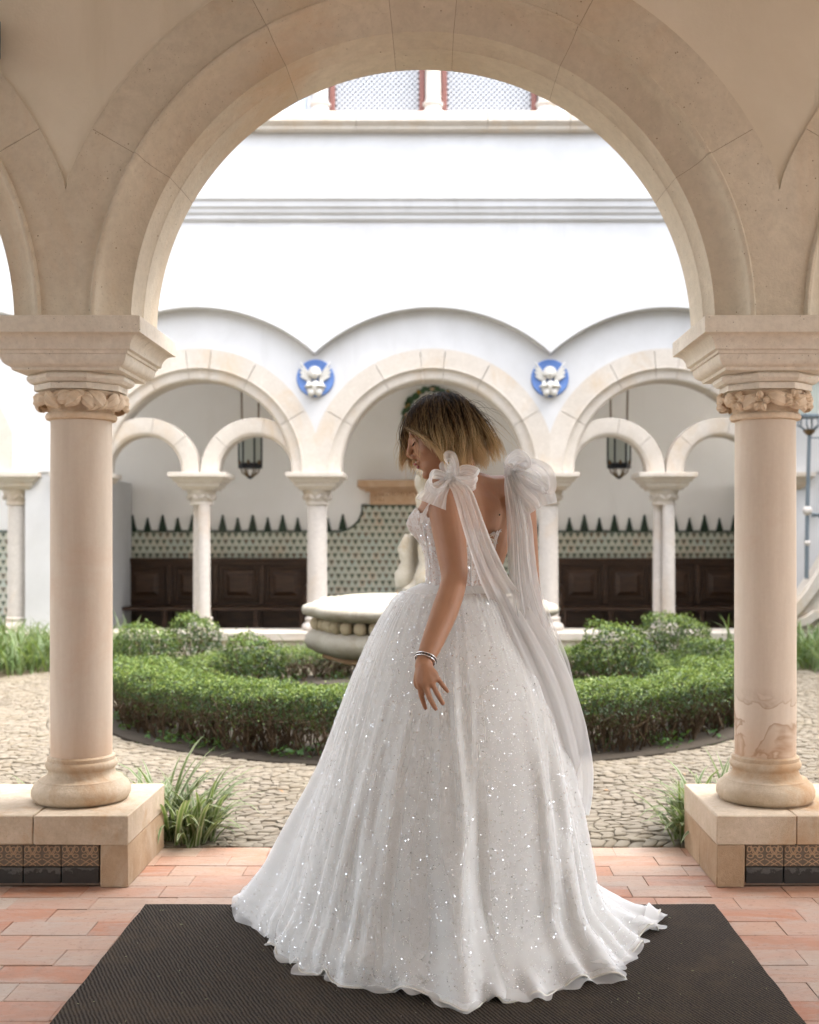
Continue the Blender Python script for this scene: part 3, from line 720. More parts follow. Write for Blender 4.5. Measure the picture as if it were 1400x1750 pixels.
# gallery behind the far arcade
YB = 16.45
mb = MB(); mb.box(X0, X1, YB, YB+0.3, 0, 6.0); bp('back_wall', mb, MAT['plaster_in'])
mb = MB(); mb.box(X0, X1, yw1+0.002, YB, 3.85, 4.1); bp('gallery_vault', mb, MAT['plaster_in'])
mb = MB(); mb.box(-40, 40, 13.9, 17.0, -0.2, 0.03); struct(mb.build('far_gallery_floor', MAT['plaster_in']))

def parapet_far(a, c, label):
    o = thing('far_parapet', label, 'parapet', ((a+c)/2, 13.9, 0), None); n = max(1, int(round(abs(c-a)/0.9)))
    for i in range(n):
        m = MB(); p, q = a+(c-a)*i/n+0.002, a+(c-a)*(i+1)/n-0.002; m.cbox(p, q, 13.60, 14.22, 0.14, 0.245, 0.012, jit=0.002); child_at('coping_stone', m, MAT['stone_far'], o)
    m = MB(); m.box(a+0.01, c-0.01, 13.63, 14.19, -0.05, 0.139); child_at('base_course', m, MAT['stone_far'], o)
parapet_far(XC-4*HP-1.0, XC-1.09, 'pale stone parapet in front of the wooden bench, beside the grass corner without a lamp')
parapet_far(XC+1.09, XC+4*HP+1.0, 'pale stone parapet in front of the wooden bench, on the lamp side')

def far_column(cx, twin, label, group):
    o = thing('cloister_column', label, 'column', (cx, YF, 0.245), group); z0 = 0.246
    shafts = [(-0.042, 0.075), (0.042, -0.075)] if twin else [(0, 0)]
    rr = 0.072 if twin else 0.116
    mb = MB(); k = 0.150 if twin else 0.165
    mb.lathe([(k, z0), (k*1.08, z0+0.02), (k*1.10, z0+0.045), (k, z0+0.075), (k*0.86, z0+0.085), (k*0.80, z0+0.11), (k*0.86, z0+0.125), (k*0.86, z0+0.145), (k*0.72, z0+0.155)], cx, YF, 32); child_at('base', mb, MAT['stone_far_col'], o, 50)
    for dx, dy in shafts:
        mb = MB(); mb.lathe([(rr*1.02, z0+0.153), (rr, 0.9), (rr*0.97, 1.702)], cx+dx, YF+dy, 28); child_at('shaft', mb, MAT['stone_far_col'], o, 40)
    mb = MB(); k = 0.135
    mb.lathe([(0.120, 1.700), (k, 1.706), (k, 1.722), (0.126, 1.728), (0.130, 1.75), (0.150, 1.80), (0.163, 1.845), (0.17, 1.85), (0.17, 1.872)], cx, YF, 32); cap = child_at('capital', mb, MAT['stone_far'], o, 50)
    for i in range(12):
        a = 2*math.pi*i/12+0.2; out = np.array([math.cos(a), math.sin(a), 0.]); side = np.array([-math.sin(a), math.cos(a), 0]); m = MB()
        carve_leaf(m, np.array([cx, YF, 1.79]) + out*0.148, out, np.array([0, 0, 1.])*0.8 + side*(0.6 if i % 2 else -0.6), side, 0.085, 0.026, 0.7)
        q = child_at('carved_leaf', m, MAT['stone_far'], o, 45); q.parent = cap; q.location = (0, 0, 0)
    mb = MB(); E = 0.33
    mb.square([(h, h*0.95, z) for h, z in ((0.19, 1.873), (0.205, 1.90), (0.225, 1.905), (0.245, 1.935), (0.25, 1.955), (0.27, 1.96), (0.295, 2.00), (E-0.005, 2.015), (E, 2.02), (E, ZS-0.012), (E-0.005, ZS-0.008))], cx, YF)
    child_at('impost', mb, MAT['stone_far'], o, 30)
for s in (-1, 1):
    lab = 'on the lamp pole side' if s > 0 else 'away from the lamp pole'
    far_column(XC + s*HP, False, 'single pale column under a blue angel roundel, ' + lab, 'single columns flanking the centre arch')
    far_column(XC + s*PITCH, True, 'pair of slim pale columns under twin arches, ' + lab, 'twin columns of the far arcade')
    far_column(XC + s*3*HP, False, 'pale corner column at the end of the far arcade, ' + lab, 'corner columns of the far arcade')
    far_column(XC + s*4.83, False, 'pale column beyond the white corner wall, ' + lab, 'outer columns of the far arcade')

# angel roundels
def medallion(cx, lab):
    z = 3.150; y = yw0
    o = thing('angel_medallion', 'round blue medallion with a white winged angel, ' + lab, 'medallion', (cx, y, z), 'angel medallions between the arches')
    m = MB(); m.loft([[(cx + r*math.cos(2*math.pi*j/40), yy, z + r*math.sin(2*math.pi*j/40)) for j in range(40)] for r, yy in ((0.215, y+0.002), (0.217, y-0.012), (0.205, y-0.024), (0.19, y-0.020))]); child_at('disc', m, MAT['blue_glaze'], o, 40)
    m = MB(); m.ball((cx-0.005, y-0.065, z+0.045), (0.052, 0.05, 0.062), 16, 12)
    for i in range(14):
        a = R(-20 + 220*i/13); m.ball((cx-0.005+0.058*math.cos(a), y-0.062, z+0.058+0.055*math.sin(a)), 0.021, 8, 6)
    m.ball((cx-0.005, y-0.118, z+0.038), (0.009, 0.012, 0.014), 8, 6)
    h = child_at('head', m, MAT['white_glaze'], o, 70)
    m = MB(); m.ball((cx, y-0.045, z-0.11), (0.058, 0.05, 0.085), 14, 10)
    for s in (-1, 1):
        m.tube([(cx+s*0.065, y-0.05, z-0.05), (cx+s*0.085, y-0.085, z-0.10), (cx+s*0.02, y-0.105, z-0.09)], [0.026, 0.024, 0.018], 10)
        m.ball((cx+s*0.045, y-0.06, z-0.165), (0.04, 0.04, 0.05), 10, 8)
    child_at('torso', m, MAT['white_glaze'], o, 70)
    for s in (-1, 1):
        m = MB()
        for i in range(6):
            t = i/5; a = R(56 - 40*t) if i < 4 else R(-30 - 25*(i-4)); L = (0.220 - 0.13*t) if i < 4 else 0.085
            p0 = np.array([cx+s*0.05, y-0.03, z+0.0-0.08*t]); d = np.array([s*math.cos(a), -0.04, math.sin(a)])
            m.tube([p0, p0+d*L*0.5, p0+d*L*0.9, p0+d*L], [0.014, 0.017, 0.012, 0.003], 8)
        child_at('wing', m, MAT['white_glaze'], o, 70)
medallion(XC - HP, 'away from the lamp pole'); medallion(XC + HP, 'on the lamp pole side')

# tiled wainscot on the gallery's back wall, raised under the wall fountain in the middle
ZT = 1.415
ws = thing('tile_wainscot', 'patterned green and cream tile dado along the back gallery wall', 'tile dado', (XC, YB-0.02, 0))
poly = [(X0+0.5, 0.04), (X1-0.5, 0.04), (X1-0.5, ZT)]
CW = 0.985; CR = 0.33; zt2 = 1.775
rt = [(XC+CW+CR*0.98 - CR*math.sin(R(a)), ZT + CR*(1-math.cos(R(a)))) for a in range(0, 91, 9)]
poly += rt + [(XC+CW, zt2), (XC-CW, zt2)] + [(2*XC - x, z) for x, z in reversed(rt)] + [(X0+0.5, ZT)]
m = MB(); m.prism(poly, YB-0.03, YB-0.002); child_at('panel', m, MAT['wainscot'], ws)
m = MB(); edge = [(x, YB-0.032, z) for x, z in poly[2:]]
for i in range(len(edge)-1): m.tube([edge[i], edge[i+1]], 0.013, 6)
child_at('border', m, MAT['green_glaze'], ws)
k = 0; fin = []
for hgt, wd in ((0.19, 0.056), (0.148, 0.047)):
    m = MB(); n = 5
    for i in range(n):
        w = wd*(1-i/n*0.82); z0 = hgt*i/n; m.cbox(-w, w, -0.025, 0.0, z0, z0+hgt/n*0.995, 0.004)
    m.lathe([(0.014, hgt), (0.016, hgt+0.012), (0.004, hgt+0.03)], 0, -0.012, 8); fin.append(m.mesh('tile_finial', MAT['green_glaze']))
x = XC - CW - CR - 0.16; sgn = -1
for sgn in (-1, 1):
    for i in range(22):
        xx = XC + sgn*(CW + CR*0.98 - 0.06 + i*0.2065)
        if i == 0: zb = ZT + 0.02
        else: zb = ZT + 0.012
        q = link('tile_finial', fin[i % 2], ws); q.location = np.array([xx, YB-0.006, zb]) - np.array(ws.location)
# carved stone cornice of the wall fountain
wf = thing('wall_fountain', 'carved orange stone cornice over the raised tile panel behind the bride', 'wall fountain', (XC, YB, 1.8))
m = MB()
for (hx, y, za, zb) in ((1.03, 0.30, 2.01, 2.11), (1.00, 0.26, 1.985, 2.009), (0.94, 0.20, 1.955, 1.984)): m.cbox(XC-hx, XC+hx, YB-y, YB-0.003, za, zb, 0.01)
child_at('cornice', m, MAT['orange_stone'], wf)
m = MB(); m.cbox(XC-0.87, XC+0.87, YB-0.15, YB-0.003, 1.78, 1.954, 0.008); child_at('frieze', m, MAT['orange_stone'], wf)
for i in range(14):
    m = MB(); cx_ = XC-0.62+i*1.24/13; m.ball((cx_, YB-0.155, 1.925), (0.032, 0.03, 0.03), 8, 6); child_at('egg', m, MAT['orange_stone'], wf, 60)
for s in (-1, 1):
    for i in range(6):
        m = MB(); m.ball((XC+s*(0.70+0.05*(i % 3)), YB-0.15, 1.83+0.06*(i//3)), (0.03, 0.03, 0.035), 8, 6); child_at('rosette', m, MAT['orange_stone'], wf, 60)
m = MB(); m.cbox(XC-0.5, XC+0.5, YB-0.4, YB-0.035, 0.55, 0.62, 0.01); m.lathe([(0.12, 0.03), (0.16, 0.3), (0.3, 0.5), (0.42, 0.549)], XC, YB-0.24, 24, sy=0.45); child_at('bowl', m, MAT['orange_stone'], wf, 50)

# glazed wreath above it
wr = thing('ceramic_wreath', 'green and yellow glazed fruit wreath on the wall above the bride', 'wreath', (XC, YB-0.02, 2.97)); zc = 2.985; rr = 0.385
m = MB(); m.loft([[(XC + r*math.cos(2*math.pi*j/40), yy, zc + r*math.sin(2*math.pi*j/40)) for j in range(40)] for r, yy in ((0.30, YB-0.002), (0.30, YB-0.03), (0.26, YB-0.035))]); child_at('inner_disc', m, MAT['white_glaze'], wr, 40)
m = MB()
for i in range(190):
    a = 2*math.pi*i/190; r = rr + random.uniform(-0.035, 0.035); c = np.array([XC+r*math.cos(a), YB-0.04-random.uniform(0, 0.04), zc+r*math.sin(a)])
    up = np.array([-math.sin(a+random.uniform(-.8,.8)), 0, math.cos(a+random.uniform(-.8,.8))]); out = np.array([0, -1., 0]); sd_ = np.cross(out, up); carve_leaf(m, c, out, up, sd_, 0.085, 0.020, 0.8)
child_at('leaf_ring', m, m_plain('wreath_green_glaze', (0.035, 0.085, 0.030), 0.35, var=0.5), wr, 60)
for i in range(12):
    a = 2*math.pi*(i+random.uniform(-.2, .2))/12; m = MB()
    for q in range(2): m.ball((XC+(rr+random.uniform(-.03,.03))*math.cos(a+q*0.07), YB-0.085, zc+(rr+random.uniform(-.03,.03))*math.sin(a+q*0.07)), random.uniform(0.018, 0.027), 10, 8)
    child_at('fruit', m, MAT['yellow_glaze'] if i % 3 else MAT['orange_stone'], wr, 70)

# benches
def bench(cx, lab):
    o = thing('wooden_bench', 'long dark walnut settle with raised back panels, ' + lab, 'bench', (cx, YB-0.3, 0.03), 'long benches against the far gallery wall')
    hw = 1.27; yb = YB-0.06; W = MAT['wood']
    m = MB(); m.cbox(cx-hw, cx+hw, yb-0.03, yb, 0.40, 1.0, 0.004); child_at('back_board', m, W, o)
    m = MB(); m.cbox(cx-hw-0.03, cx+hw+0.03, yb-0.085, yb+0.01, 1.001, 1.05, 0.01); m.cbox(cx-hw-0.01, cx+hw+0.01, yb-0.065, yb, 0.955, 1.0, 0.006); child_at('top_rail', m, W, o)
    n = 4; pw = 2*hw/n
    for i in range(n):
        a, c = cx-hw+i*pw+0.10, cx-hw+(i+1)*pw-0.10
        m = MB(); m.cbox(a, c, yb-0.045, yb-0.03, 0.49, 0.90, 0.012)
        z0, z1 = 0.53, 0.86; p = 0.05
        m.loft([[(x_, y_, z_) for x_, z_ in ((a+q, 0.49+q), (c-q, 0.49+q), (c-q, 0.90-q), (a+q, 0.90-q))] for q, y_ in ((0.045, yb-0.045), (0.05, yb-0.052), (0.10, yb-0.075))])
        child_at('panel', m, W, o)
        m = MB(); f = 0.035
        for (x0, x1, za, zb) in ((a-f, a-0.002, 0.455, 0.935), (c+0.002, c+f, 0.455, 0.935), (a, c, 0.455, 0.488), (a, c, 0.902, 0.935)): m.cbox(x0, x1, yb-0.06, yb-0.03, za, zb, 0.006)
        child_at('panel_frame', m, W, o)
    for i in range(n+1):
        x_ = cx-hw+i*pw; m = MB(); m.cbox(x_-0.035, x_+0.035, yb-0.075, yb-0.03, 0.42, 0.955, 0.008); child_at('stile', m, W, o)
    m = MB(); m.cbox(cx-hw-0.02, cx+hw+0.02, yb-0.50, yb-0.02, 0.355, 0.40, 0.01); child_at('seat', m, W, o)
    for i in range(n+1):
        x_ = cx-hw+0.05+(2*hw-0.1)*i/n
        m = MB(); m.lathe([(0.03, 0.03), (0.034, 0.06), (0.02, 0.10), (0.032, 0.18), (0.022, 0.27), (0.034, 0.31), (0.034, 0.354)], x_, yb-0.44, 12); child_at('leg', m, W, o, 50)
        m = MB(); m.cbox(x_-0.02, x_+0.02, yb-0.06, yb-0.02, 0.03, 0.354, 0.004); child_at('leg', m, W, o)
    for s in (-1, 1):
        x_ = cx+s*hw; m = MB(); m.tube([(x_, yb-0.04, 0.66), (x_, yb-0.25, 0.67), (x_, yb-0.42, 0.64), (x_, yb-0.48, 0.60)], [0.03, 0.03, 0.034, 0.02], 10)
        m.tube([(x_, yb-0.42, 0.40), (x_, yb-0.44, 0.5), (x_, yb-0.42, 0.63)], [0.025, 0.035, 0.022], 10); child_at('arm', m, W, o, 50)
    m = MB(); m.cbox(cx-hw, cx+hw, yb-0.018, yb+0.03, 0.03, 0.354, 0.004); child_at('skirting', m, W, o)
bench(XC - 2.98, 'away from the lamp pole'); bench(XC + 2.98, 'on the lamp pole side')

# hanging lanterns
def lantern(cx, cy, lab):
    z0 = 2.07; o = thing('hanging_lantern', 'black iron glazed lantern hanging on chains, ' + lab, 'lantern', (cx, cy, z0), 'hanging lanterns of the far gallery')
    r = 0.142
    m = MB()
    m.lathe([(r, 2.19), (r*1.06, 2.195), (r*1.06, 2.25), (r*0.98, 2.255)], cx, cy, 6); child_at('base_ring', m, MAT['iron'], o); m = MB(); m.lathe([(r*0.98, 2.60), (r*1.06, 2.605), (r*1.06, 2.68), (r*0.5, 2.76), (0.02, 2.80)], cx, cy, 6)
    child_at('frame', m, MAT['iron'], o)
    for j in range(6):
        a = math.pi/3*j; m = MB(); m.cbox(-0.01, 0.01, -0.01, 0.01, 2.25, 2.61, 0.002); q = child_at('bar', m, MAT['iron'], o); q.location = (r*math.cos(a), r*math.sin(a), -z0)
        a2 = a + math.pi/3; m = MB(); ra = r*0.95
        m.add([(cx+ra*math.cos(a), cy+ra*math.sin(a), 2.256), (cx+ra*math.cos(a2), cy+ra*math.sin(a2), 2.256), (cx+ra*math.cos(a2), cy+ra*math.sin(a2), 2.60), (cx+ra*math.cos(a), cy+ra*math.sin(a), 2.60)], [(0,1,2,3)]); child_at('pane', m, MAT['milk_glass'], o)
        m = MB(); m.tube([(cx+r*0.8*math.cos(a), cy+r*0.8*math.sin(a), 2.19), (cx+r*0.7*math.cos(a), cy+r*0.7*math.sin(a), 2.14), (cx+0.03*math.cos(a), cy+0.03*math.sin(a), 2.085)], 0.010, 6); child_at('scroll', m, MAT['brass'], o)
        m = MB(); m.ball((cx+r*1.0*math.cos(a+.5), cy+r*1.0*math.sin(a+.5), 2.265), (0.018, 0.018, 0.028), 8, 6); child_at('leaf', m, MAT['brass'], o, 60)
    m = MB(); m.lathe([(0.004, 2.055), (0.02, 2.066), (0.045, 2.078), (0.03, 2.09), (0.01, 2.10)], cx, cy, 12); child_at('finial', m, MAT['iron'], o, 50)
    for s in (-1, 1):
        m = MB(); m.tube([(cx+s*0.10, cy, 2.68), (cx+s*0.11, cy, 3.2), (cx+s*0.10, cy, 3.75)], 0.011, 6); child_at('chain', m, MAT['brass'], o)
lantern(-2.345, 14.95, 'behind the arches away from the lamp pole'); lantern(2.27, 14.95, 'behind the arches on the lamp pole side')

# lamp on a tall bracket pole and scroll-sided stone seat at the corner
lp = thing('wall_lamp', 'tall blue-grey lamp pole with a small lantern beside the white corner wall', 'lamp', (4.12, 13.40, 0.9))
lx, ly = 4.14, 13.40
m = MB(); m.tube([(lx, ly, 0.86), (lx+0.01, ly, 1.7), (lx+0.03, ly, 2.48)], [0.024, 0.024, 0.02], 10); child_at('pole', m, MAT['pole_paint'], lp, 50)
for zz, r in ((1.62, 0.055), (1.26, 0.038)):
    m = MB(); m.ball((lx+0.008, ly, zz), r, 12, 8); child_at('knob', m, MAT['stone_far_col'], lp, 60)
m = MB(); m.tube([(lx, ly, 1.60), (lx+0.16, ly, 1.575)], 0.014, 8); m.ball((lx+0.17, ly, 1.57), 0.042, 10, 8); m.tube([(lx+0.17, ly, 1.57), (lx+0.17, 13.75, 1.57)], 0.012, 8); child_at('bracket', m, MAT['pole_paint'], lp, 60)
m = MB(); m.tube([(lx+0.03, ly, 2.44), (lx+0.32, ly, 2.44)], 0.008, 6); child_at('rod', m, MAT['pole_paint'], lp, 60)
m = MB(); m.lathe([(0.03, 2.47), (0.075, 2.52), (0.03, 2.54)], lx+0.03, ly, 12); child_at('cup', m, MAT['brass'], lp, 50)
for j in range(6):
    a = math.pi/3*j; m = MB(); m.tube([(lx+0.03+0.05*math.cos(a), ly+0.05*math.sin(a), 2.53), (lx+0.03+0.13*math.cos(a), ly+0.13*math.sin(a), 2.58), (lx+0.03+0.12*math.cos(a), ly+0.12*math.sin(a), 2.66)], 0.010, 6); child_at('scroll', m, MAT['pole_paint'], lp)
m = MB(); m.lathe([(0.13, 2.66), (0.15, 2.665), (0.15, 2.69), (0.13, 2.70)], lx+0.03, ly, 6); child_at('collar', m, MAT['pole_paint'], lp); m = MB(); m.lathe([(0.17, 3.05), (0.19, 3.06), (0.08, 3.2), (0.02, 3.25)], lx+0.03, ly, 6); child_at('frame', m, MAT['pole_paint'], lp)
m = MB(); m.lathe([(0.125, 2.70), (0.165, 3.05)], lx+0.03, ly, 6); child_at('glass', m, MAT['milk_glass'], lp)
ss = thing('stone_scroll', 'curling carved limestone scroll beside the lamp pole, rising from the grass', 'stone scroll', (4.2, 13.5, 0))
def scroll(pts, w, y0, y1):
    m = MB(); rings = []
    for i, (x, z) in enumerate(pts):
        a = np.array(pts[min(i+1, len(pts)-1)]) - np.array(pts[max(i-1, 0)]); a = a/np.linalg.norm(a); n = np.array([-a[1], a[0]])*w[i]
        rings.append([(x+n[0], y0, z+n[1]), (x+n[0]*1.1, (y0+y1)/2, z+n[1]*1.1), (x+n[0], y1, z+n[1]), (x-n[0], y1, z-n[1]), (x-n[0]*1.1, (y0+y1)/2, z-n[1]*1.1), (x-n[0], y0, z-n[1])])
    m.loft(rings); return m
m = MB(); m.prism([(3.86, -0.02), (4.62, -0.02), (4.60, 1.0), (4.50, 1.17), (4.36, 1.16), (4.2, 0.9), (4.0, 0.62), (3.86, 0.5)], 13.34, 13.60); child_at('side_slab', m, MAT['stone_far'], ss)
child_at('rim', scroll([(3.8, 0.38), (3.98, 0.50), (4.16, 0.72), (4.32, 0.98), (4.46, 1.12), (4.58, 1.08), (4.60, 0.96)], [0.05]*7, 13.28, 13.62), MAT['stone_far'], ss, 60)
child_at('volute', scroll([(3.80, 0.12), (3.95, 0.10), (4.10, 0.16), (4.26, 0.30), (4.34, 0.40), (4.30, 0.47), (4.20, 0.46), (4.12, 0.40), (4.02, 0.37), (3.9, 0.38)], [0.045]*10, 13.27, 13.36), MAT['stone_far'], ss, 60)
# ================================================================== FOUNTAIN
fx, fy = float(FC[0]), float(FC[1])
fo = thing('stone_fountain', 'weathered white stone fountain with a row of balls under its lobed rim', 'fountain', (fx, fy, 0))
LB = dict(seg=96, lobe=0.032, nl=8)
m = MB(); m.lathe([(0.60, -0.02), (0.60, 0.05), (0.50, 0.08), (0.46, 0.12), (0.38, 0.18), (0.36, 0.25), (0.44, 0.32), (0.60, 0.36), (0.70, 0.375)], fx, fy, **LB); child_at('pedestal', m, MAT['fountain'], fo, 50)
m = MB(); m.lathe([(0.66, 0.372), (0.78, 0.376), (0.815, 0.392), (0.80, 0.412), (0.74, 0.42)], fx, fy, **LB); child_at('moulding', m, MAT['orange_stone'], fo, 50)
m = MB(); m.lathe([(0.72, 0.415), (0.86, 0.430), (0.925, 0.465), (0.945, 0.515), (0.935, 0.565), (0.89, 0.60), (0.84, 0.612), (0.80, 0.616), (0.78, 0.70)], fx, fy, **LB); child_at('bowl', m, MAT['fountain'], fo, 50)
m = MB(); m.lathe([(0.78, 0.690), (0.86, 0.692), (0.92, 0.705), (0.955, 0.722), (0.968, 0.755), (0.955, 0.785), (0.92, 0.800), (0.885, 0.803), (0.87, 0.820), (0.84, 0.822), (0.82, 0.845), (0.76, 0.850), (0.72, 0.845), (0.70, 0.80), (0.62, 0.74), (0.3, 0.70), (0.01, 0.69)], fx, fy, **LB); child_at('rim', m, MAT['fountain'], fo, 50)
ballm = MB(); ballm.ball((0, 0, 0), (0.050, 0.050, 0.052), 14, 10); ballm = ballm.mesh('ball', MAT['fountain_ball'], 70)
for i in range(48):
    a = 2*math.pi*i/48 + 0.04; r = 0.855*(1+0.032*math.cos(8*a)); link('ball', ballm, fo, (r*math.cos(a), r*math.sin(a), 0.650))
m = MB(); m.lathe([(0.01, 0.785), (0.70, 0.786)], fx, fy, 48); child_at('water', m, m_plain('fountain_water', (0.10, 0.12, 0.10), 0.08, 0, 0.6), fo)
# central figure group: seated lions' drum below, small figure above
m = MB(); m.lathe([(0.28, 0.70), (0.28, 0.92), (0.24, 0.95), (0.20, 1.0), (0.15, 1.05), (0.125, 1.12), (0.13, 1.32), (0.17, 1.36), (0.185, 1.40), (0.18, 1.43), (0.15, 1.46)], fx+0.03, fy, 40); child_at('stem', m, MAT['statue'], fo, 50)
for i in range(6):
    a = 2*math.pi*i/6 + 0.35; c = np.array([fx+0.205*math.cos(a), fy+0.205*math.sin(a), 0]); m = MB()
    m.tube([c + [0, 0, 0.93], c + [0.0, 0, 1.02], c*1.0 + [-0.015*math.cos(a), -0.015*math.sin(a), 1.12], c + [0, 0, 1.22], c + [-0.03*math.cos(a), -0.03*math.sin(a), 1.33]], [0.075, 0.085, 0.048, 0.060, 0.03], 12); child_at('cub', m, MAT['statue'], fo, 70)
m = MB(); c = np.array([fx+0.09, fy, 0.0])
m.lathe([(0.16, 1.40), (0.185, 1.50), (0.175, 1.60), (0.16, 1.70), (0.13, 1.86)], fx+0.07, fy, 24)
m.ball(c + [-0.05, 0, 1.74], (0.165, 0.14, 0.15), 18, 12); m.ball(c + [-0.03, 0.0, 1.90], (0.12, 0.12, 0.14), 18, 12); m.ball(c + [0.0, 0, 2.06], (0.085, 0.09, 0.10), 16, 12)
m.tube([c + [-0.14, -0.05, 1.94], c + [-0.17, -0.14, 1.82], c + [-0.08, -0.20, 1.74]], [0.05, 0.045, 0.035], 10); m.tube([c + [0.10, -0.05, 1.94], c + [0.15, -0.14, 1.82], c + [0.06, -0.20, 1.76]], [0.05, 0.045, 0.035], 10)
for s in (-1, 1): m.tube([c + [s*0.10, -0.05, 1.62], c + [s*0.15, -0.16, 1.60], c + [s*0.13, -0.19, 1.46]], [0.07, 0.06, 0.045], 10)
q = child_at('statue', m, MAT['statue'], fo, 70)
md = q.modifiers.new('weld', 'REMESH'); md.mode = 'VOXEL'; md.voxel_size = 0.014; md.use_smooth_shade = True
md = q.modifiers.new('soften', 'SMOOTH'); md.factor = 0.6; md.iterations = 5

# ================================================================== HEDGES
def hedge_arc(name, label, cat, c, r0, r1, H, a0, a1, dens=1.0, stems=True, group=None, bare=0.5):
    o = thing(name, label, cat, (c[0] + (r0+r1)/2*math.cos((a0+a1)/2), c[1] + (r0+r1)/2*math.sin((a0+a1)/2), 0), group)
    span = a1 - a0; rm = (r0+r1)/2; top = int(rm*span*(r1-r0)*5200*dens); side = int(r1*span*H*5200*dens); inn = int(r0*span*H*3200*dens); vol = int(rm*span*(r1-r0)*H*11000*dens)
    A = lambda n: rng.uniform(a0, a1, n)
    def bump(a, r): return 0.018*np.sin(a*17+r*9) + 0.014*np.sin(a*41+1.7*r*30) + 0.012*np.sin(r*23+a*5)
    sets = []
    n = top; a = A(n); r = rng.uniform(r0-0.02, r1+0.02, n); e = np.minimum((r1+0.02-r), (r-r0+0.02)); z = H + bump(a, r) - 0.06*np.exp(-(e/0.05)**1.2) + rng.normal(0, 0.012, n)
    sets.append((np.stack([r*np.cos(a), r*np.sin(a), z], 1), np.tile([0, 0, 1.0], (n, 1)), 0.023, 0.014, rng.random(n) < 0.80))
    for (cnt, rr, sg) in ((side, r1, 1), (inn, r0, -1)):
        n = cnt; a = A(n); u = rng.random(n)**0.75; z = H*(0.04 + 0.96*u)
        keep = rng.random(n) < np.clip((z/H - bare*0.75)/0.30, 0.10, 1.0); a, z = a[keep], z[keep]; n = len(a)
        r = rr + sg*(0.035*np.sin(np.clip(z/H, 0, 1)*math.pi*0.9) - 0.10*np.clip(1-z/H, 0, 1) + 0.6*bump(a, z*3) + rng.normal(0, 0.018, n))
        frac = rng.random(n) < np.clip((z/H-0.84)*3.0, 0, 0.5)  # lit leaf colour mostly along the top edge, shaded colour below
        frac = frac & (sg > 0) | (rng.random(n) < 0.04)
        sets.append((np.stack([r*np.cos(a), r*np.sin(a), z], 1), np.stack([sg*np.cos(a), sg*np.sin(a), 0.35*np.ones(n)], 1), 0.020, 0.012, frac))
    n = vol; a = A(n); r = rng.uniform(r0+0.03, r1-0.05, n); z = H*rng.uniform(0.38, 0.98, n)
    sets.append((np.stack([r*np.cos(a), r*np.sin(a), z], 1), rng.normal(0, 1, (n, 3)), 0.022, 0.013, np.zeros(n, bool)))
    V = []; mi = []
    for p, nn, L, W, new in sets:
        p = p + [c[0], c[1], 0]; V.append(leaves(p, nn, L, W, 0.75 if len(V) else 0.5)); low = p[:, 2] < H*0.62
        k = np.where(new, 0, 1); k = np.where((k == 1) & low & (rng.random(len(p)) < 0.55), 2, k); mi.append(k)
    me = quads_mesh('foliage', np.concatenate(V), 4, [MAT['box_new_lit'], MAT['box_old_shaded'], MAT['box_dry_shaded']], np.concatenate(mi).astype(np.int32)); q = link('foliage', me, o); q.location = tuple(-x for x in o.location); q['kind'] = 'stuff'
    if stems:
        m = MB()
        for i in range(int(rm*span*(r1-r0)*190) + 3):
            a = random.uniform(a0, a1); r = random.choice([random.uniform(r0+0.05, r1-0.10), r1 - random.uniform(0.06, 0.22)]); p = np.array([c[0]+r*math.cos(a), c[1]+r*math.sin(a), -0.02])
            for br in range(3):
                d = np.array([random.uniform(-.14, .14), random.uniform(-.14, .14), H*random.uniform(0.8, 0.97)]); k = np.array([random.uniform(-.05, .05), random.uniform(-.05, .05), 0]); st = p if br == 0 else p + [0, 0, H*random.uniform(0.1, 0.4)]
                m.tube([st, st + (d+[0, 0, 0])*0.33*np.array([1, 1, 0.9]) + k, p + d*0.7 - k*0.6, p + d], [0.0065 if br == 0 else 0.004, 0.005, 0.0035, 0.002], 4)
        q = child_at('stems', m, MAT['twig'], o, recalc=False); q['kind'] = 'stuff'
    return o
m = MB(); m.lathe([(2.46, -0.05), (2.455, -0.004), (2.42, 0.006), (0.3, 0.008)], fx, fy, 96); struct(m.build('planting_bed', MAT['bed_soil'], None, 60))
HR0, HR1, HH = 1.90, 2.40, 0.385
hedge_arc('box_hedge', 'clipped round boxwood hedge with bare brown twigs below, circling the fountain', 'hedge', FC, HR0, HR1, HH, R(181), R(359), 1.25)
hedge_arc('box_hedge', 'low clipped boxwood hedge curving behind the fountain towards the benches', 'hedge', FC, HR0, HR1, HH*0.72, R(1), R(179), 0.8)
hedge_arc('box_hedge', 'low inner box hedge curving beside the fountain, next to the rounded bush', 'hedge', FC, 1.22, 1.52, 0.26, R(205), R(245), 1.1, group='inner hedge pieces', bare=0.1)
hedge_arc('box_hedge', 'low inner box hedge curving beside the fountain, next to the tall bush', 'hedge', FC, 1.22, 1.52, 0.26, R(296), R(334), 1.1, group='inner hedge pieces', bare=0.1)
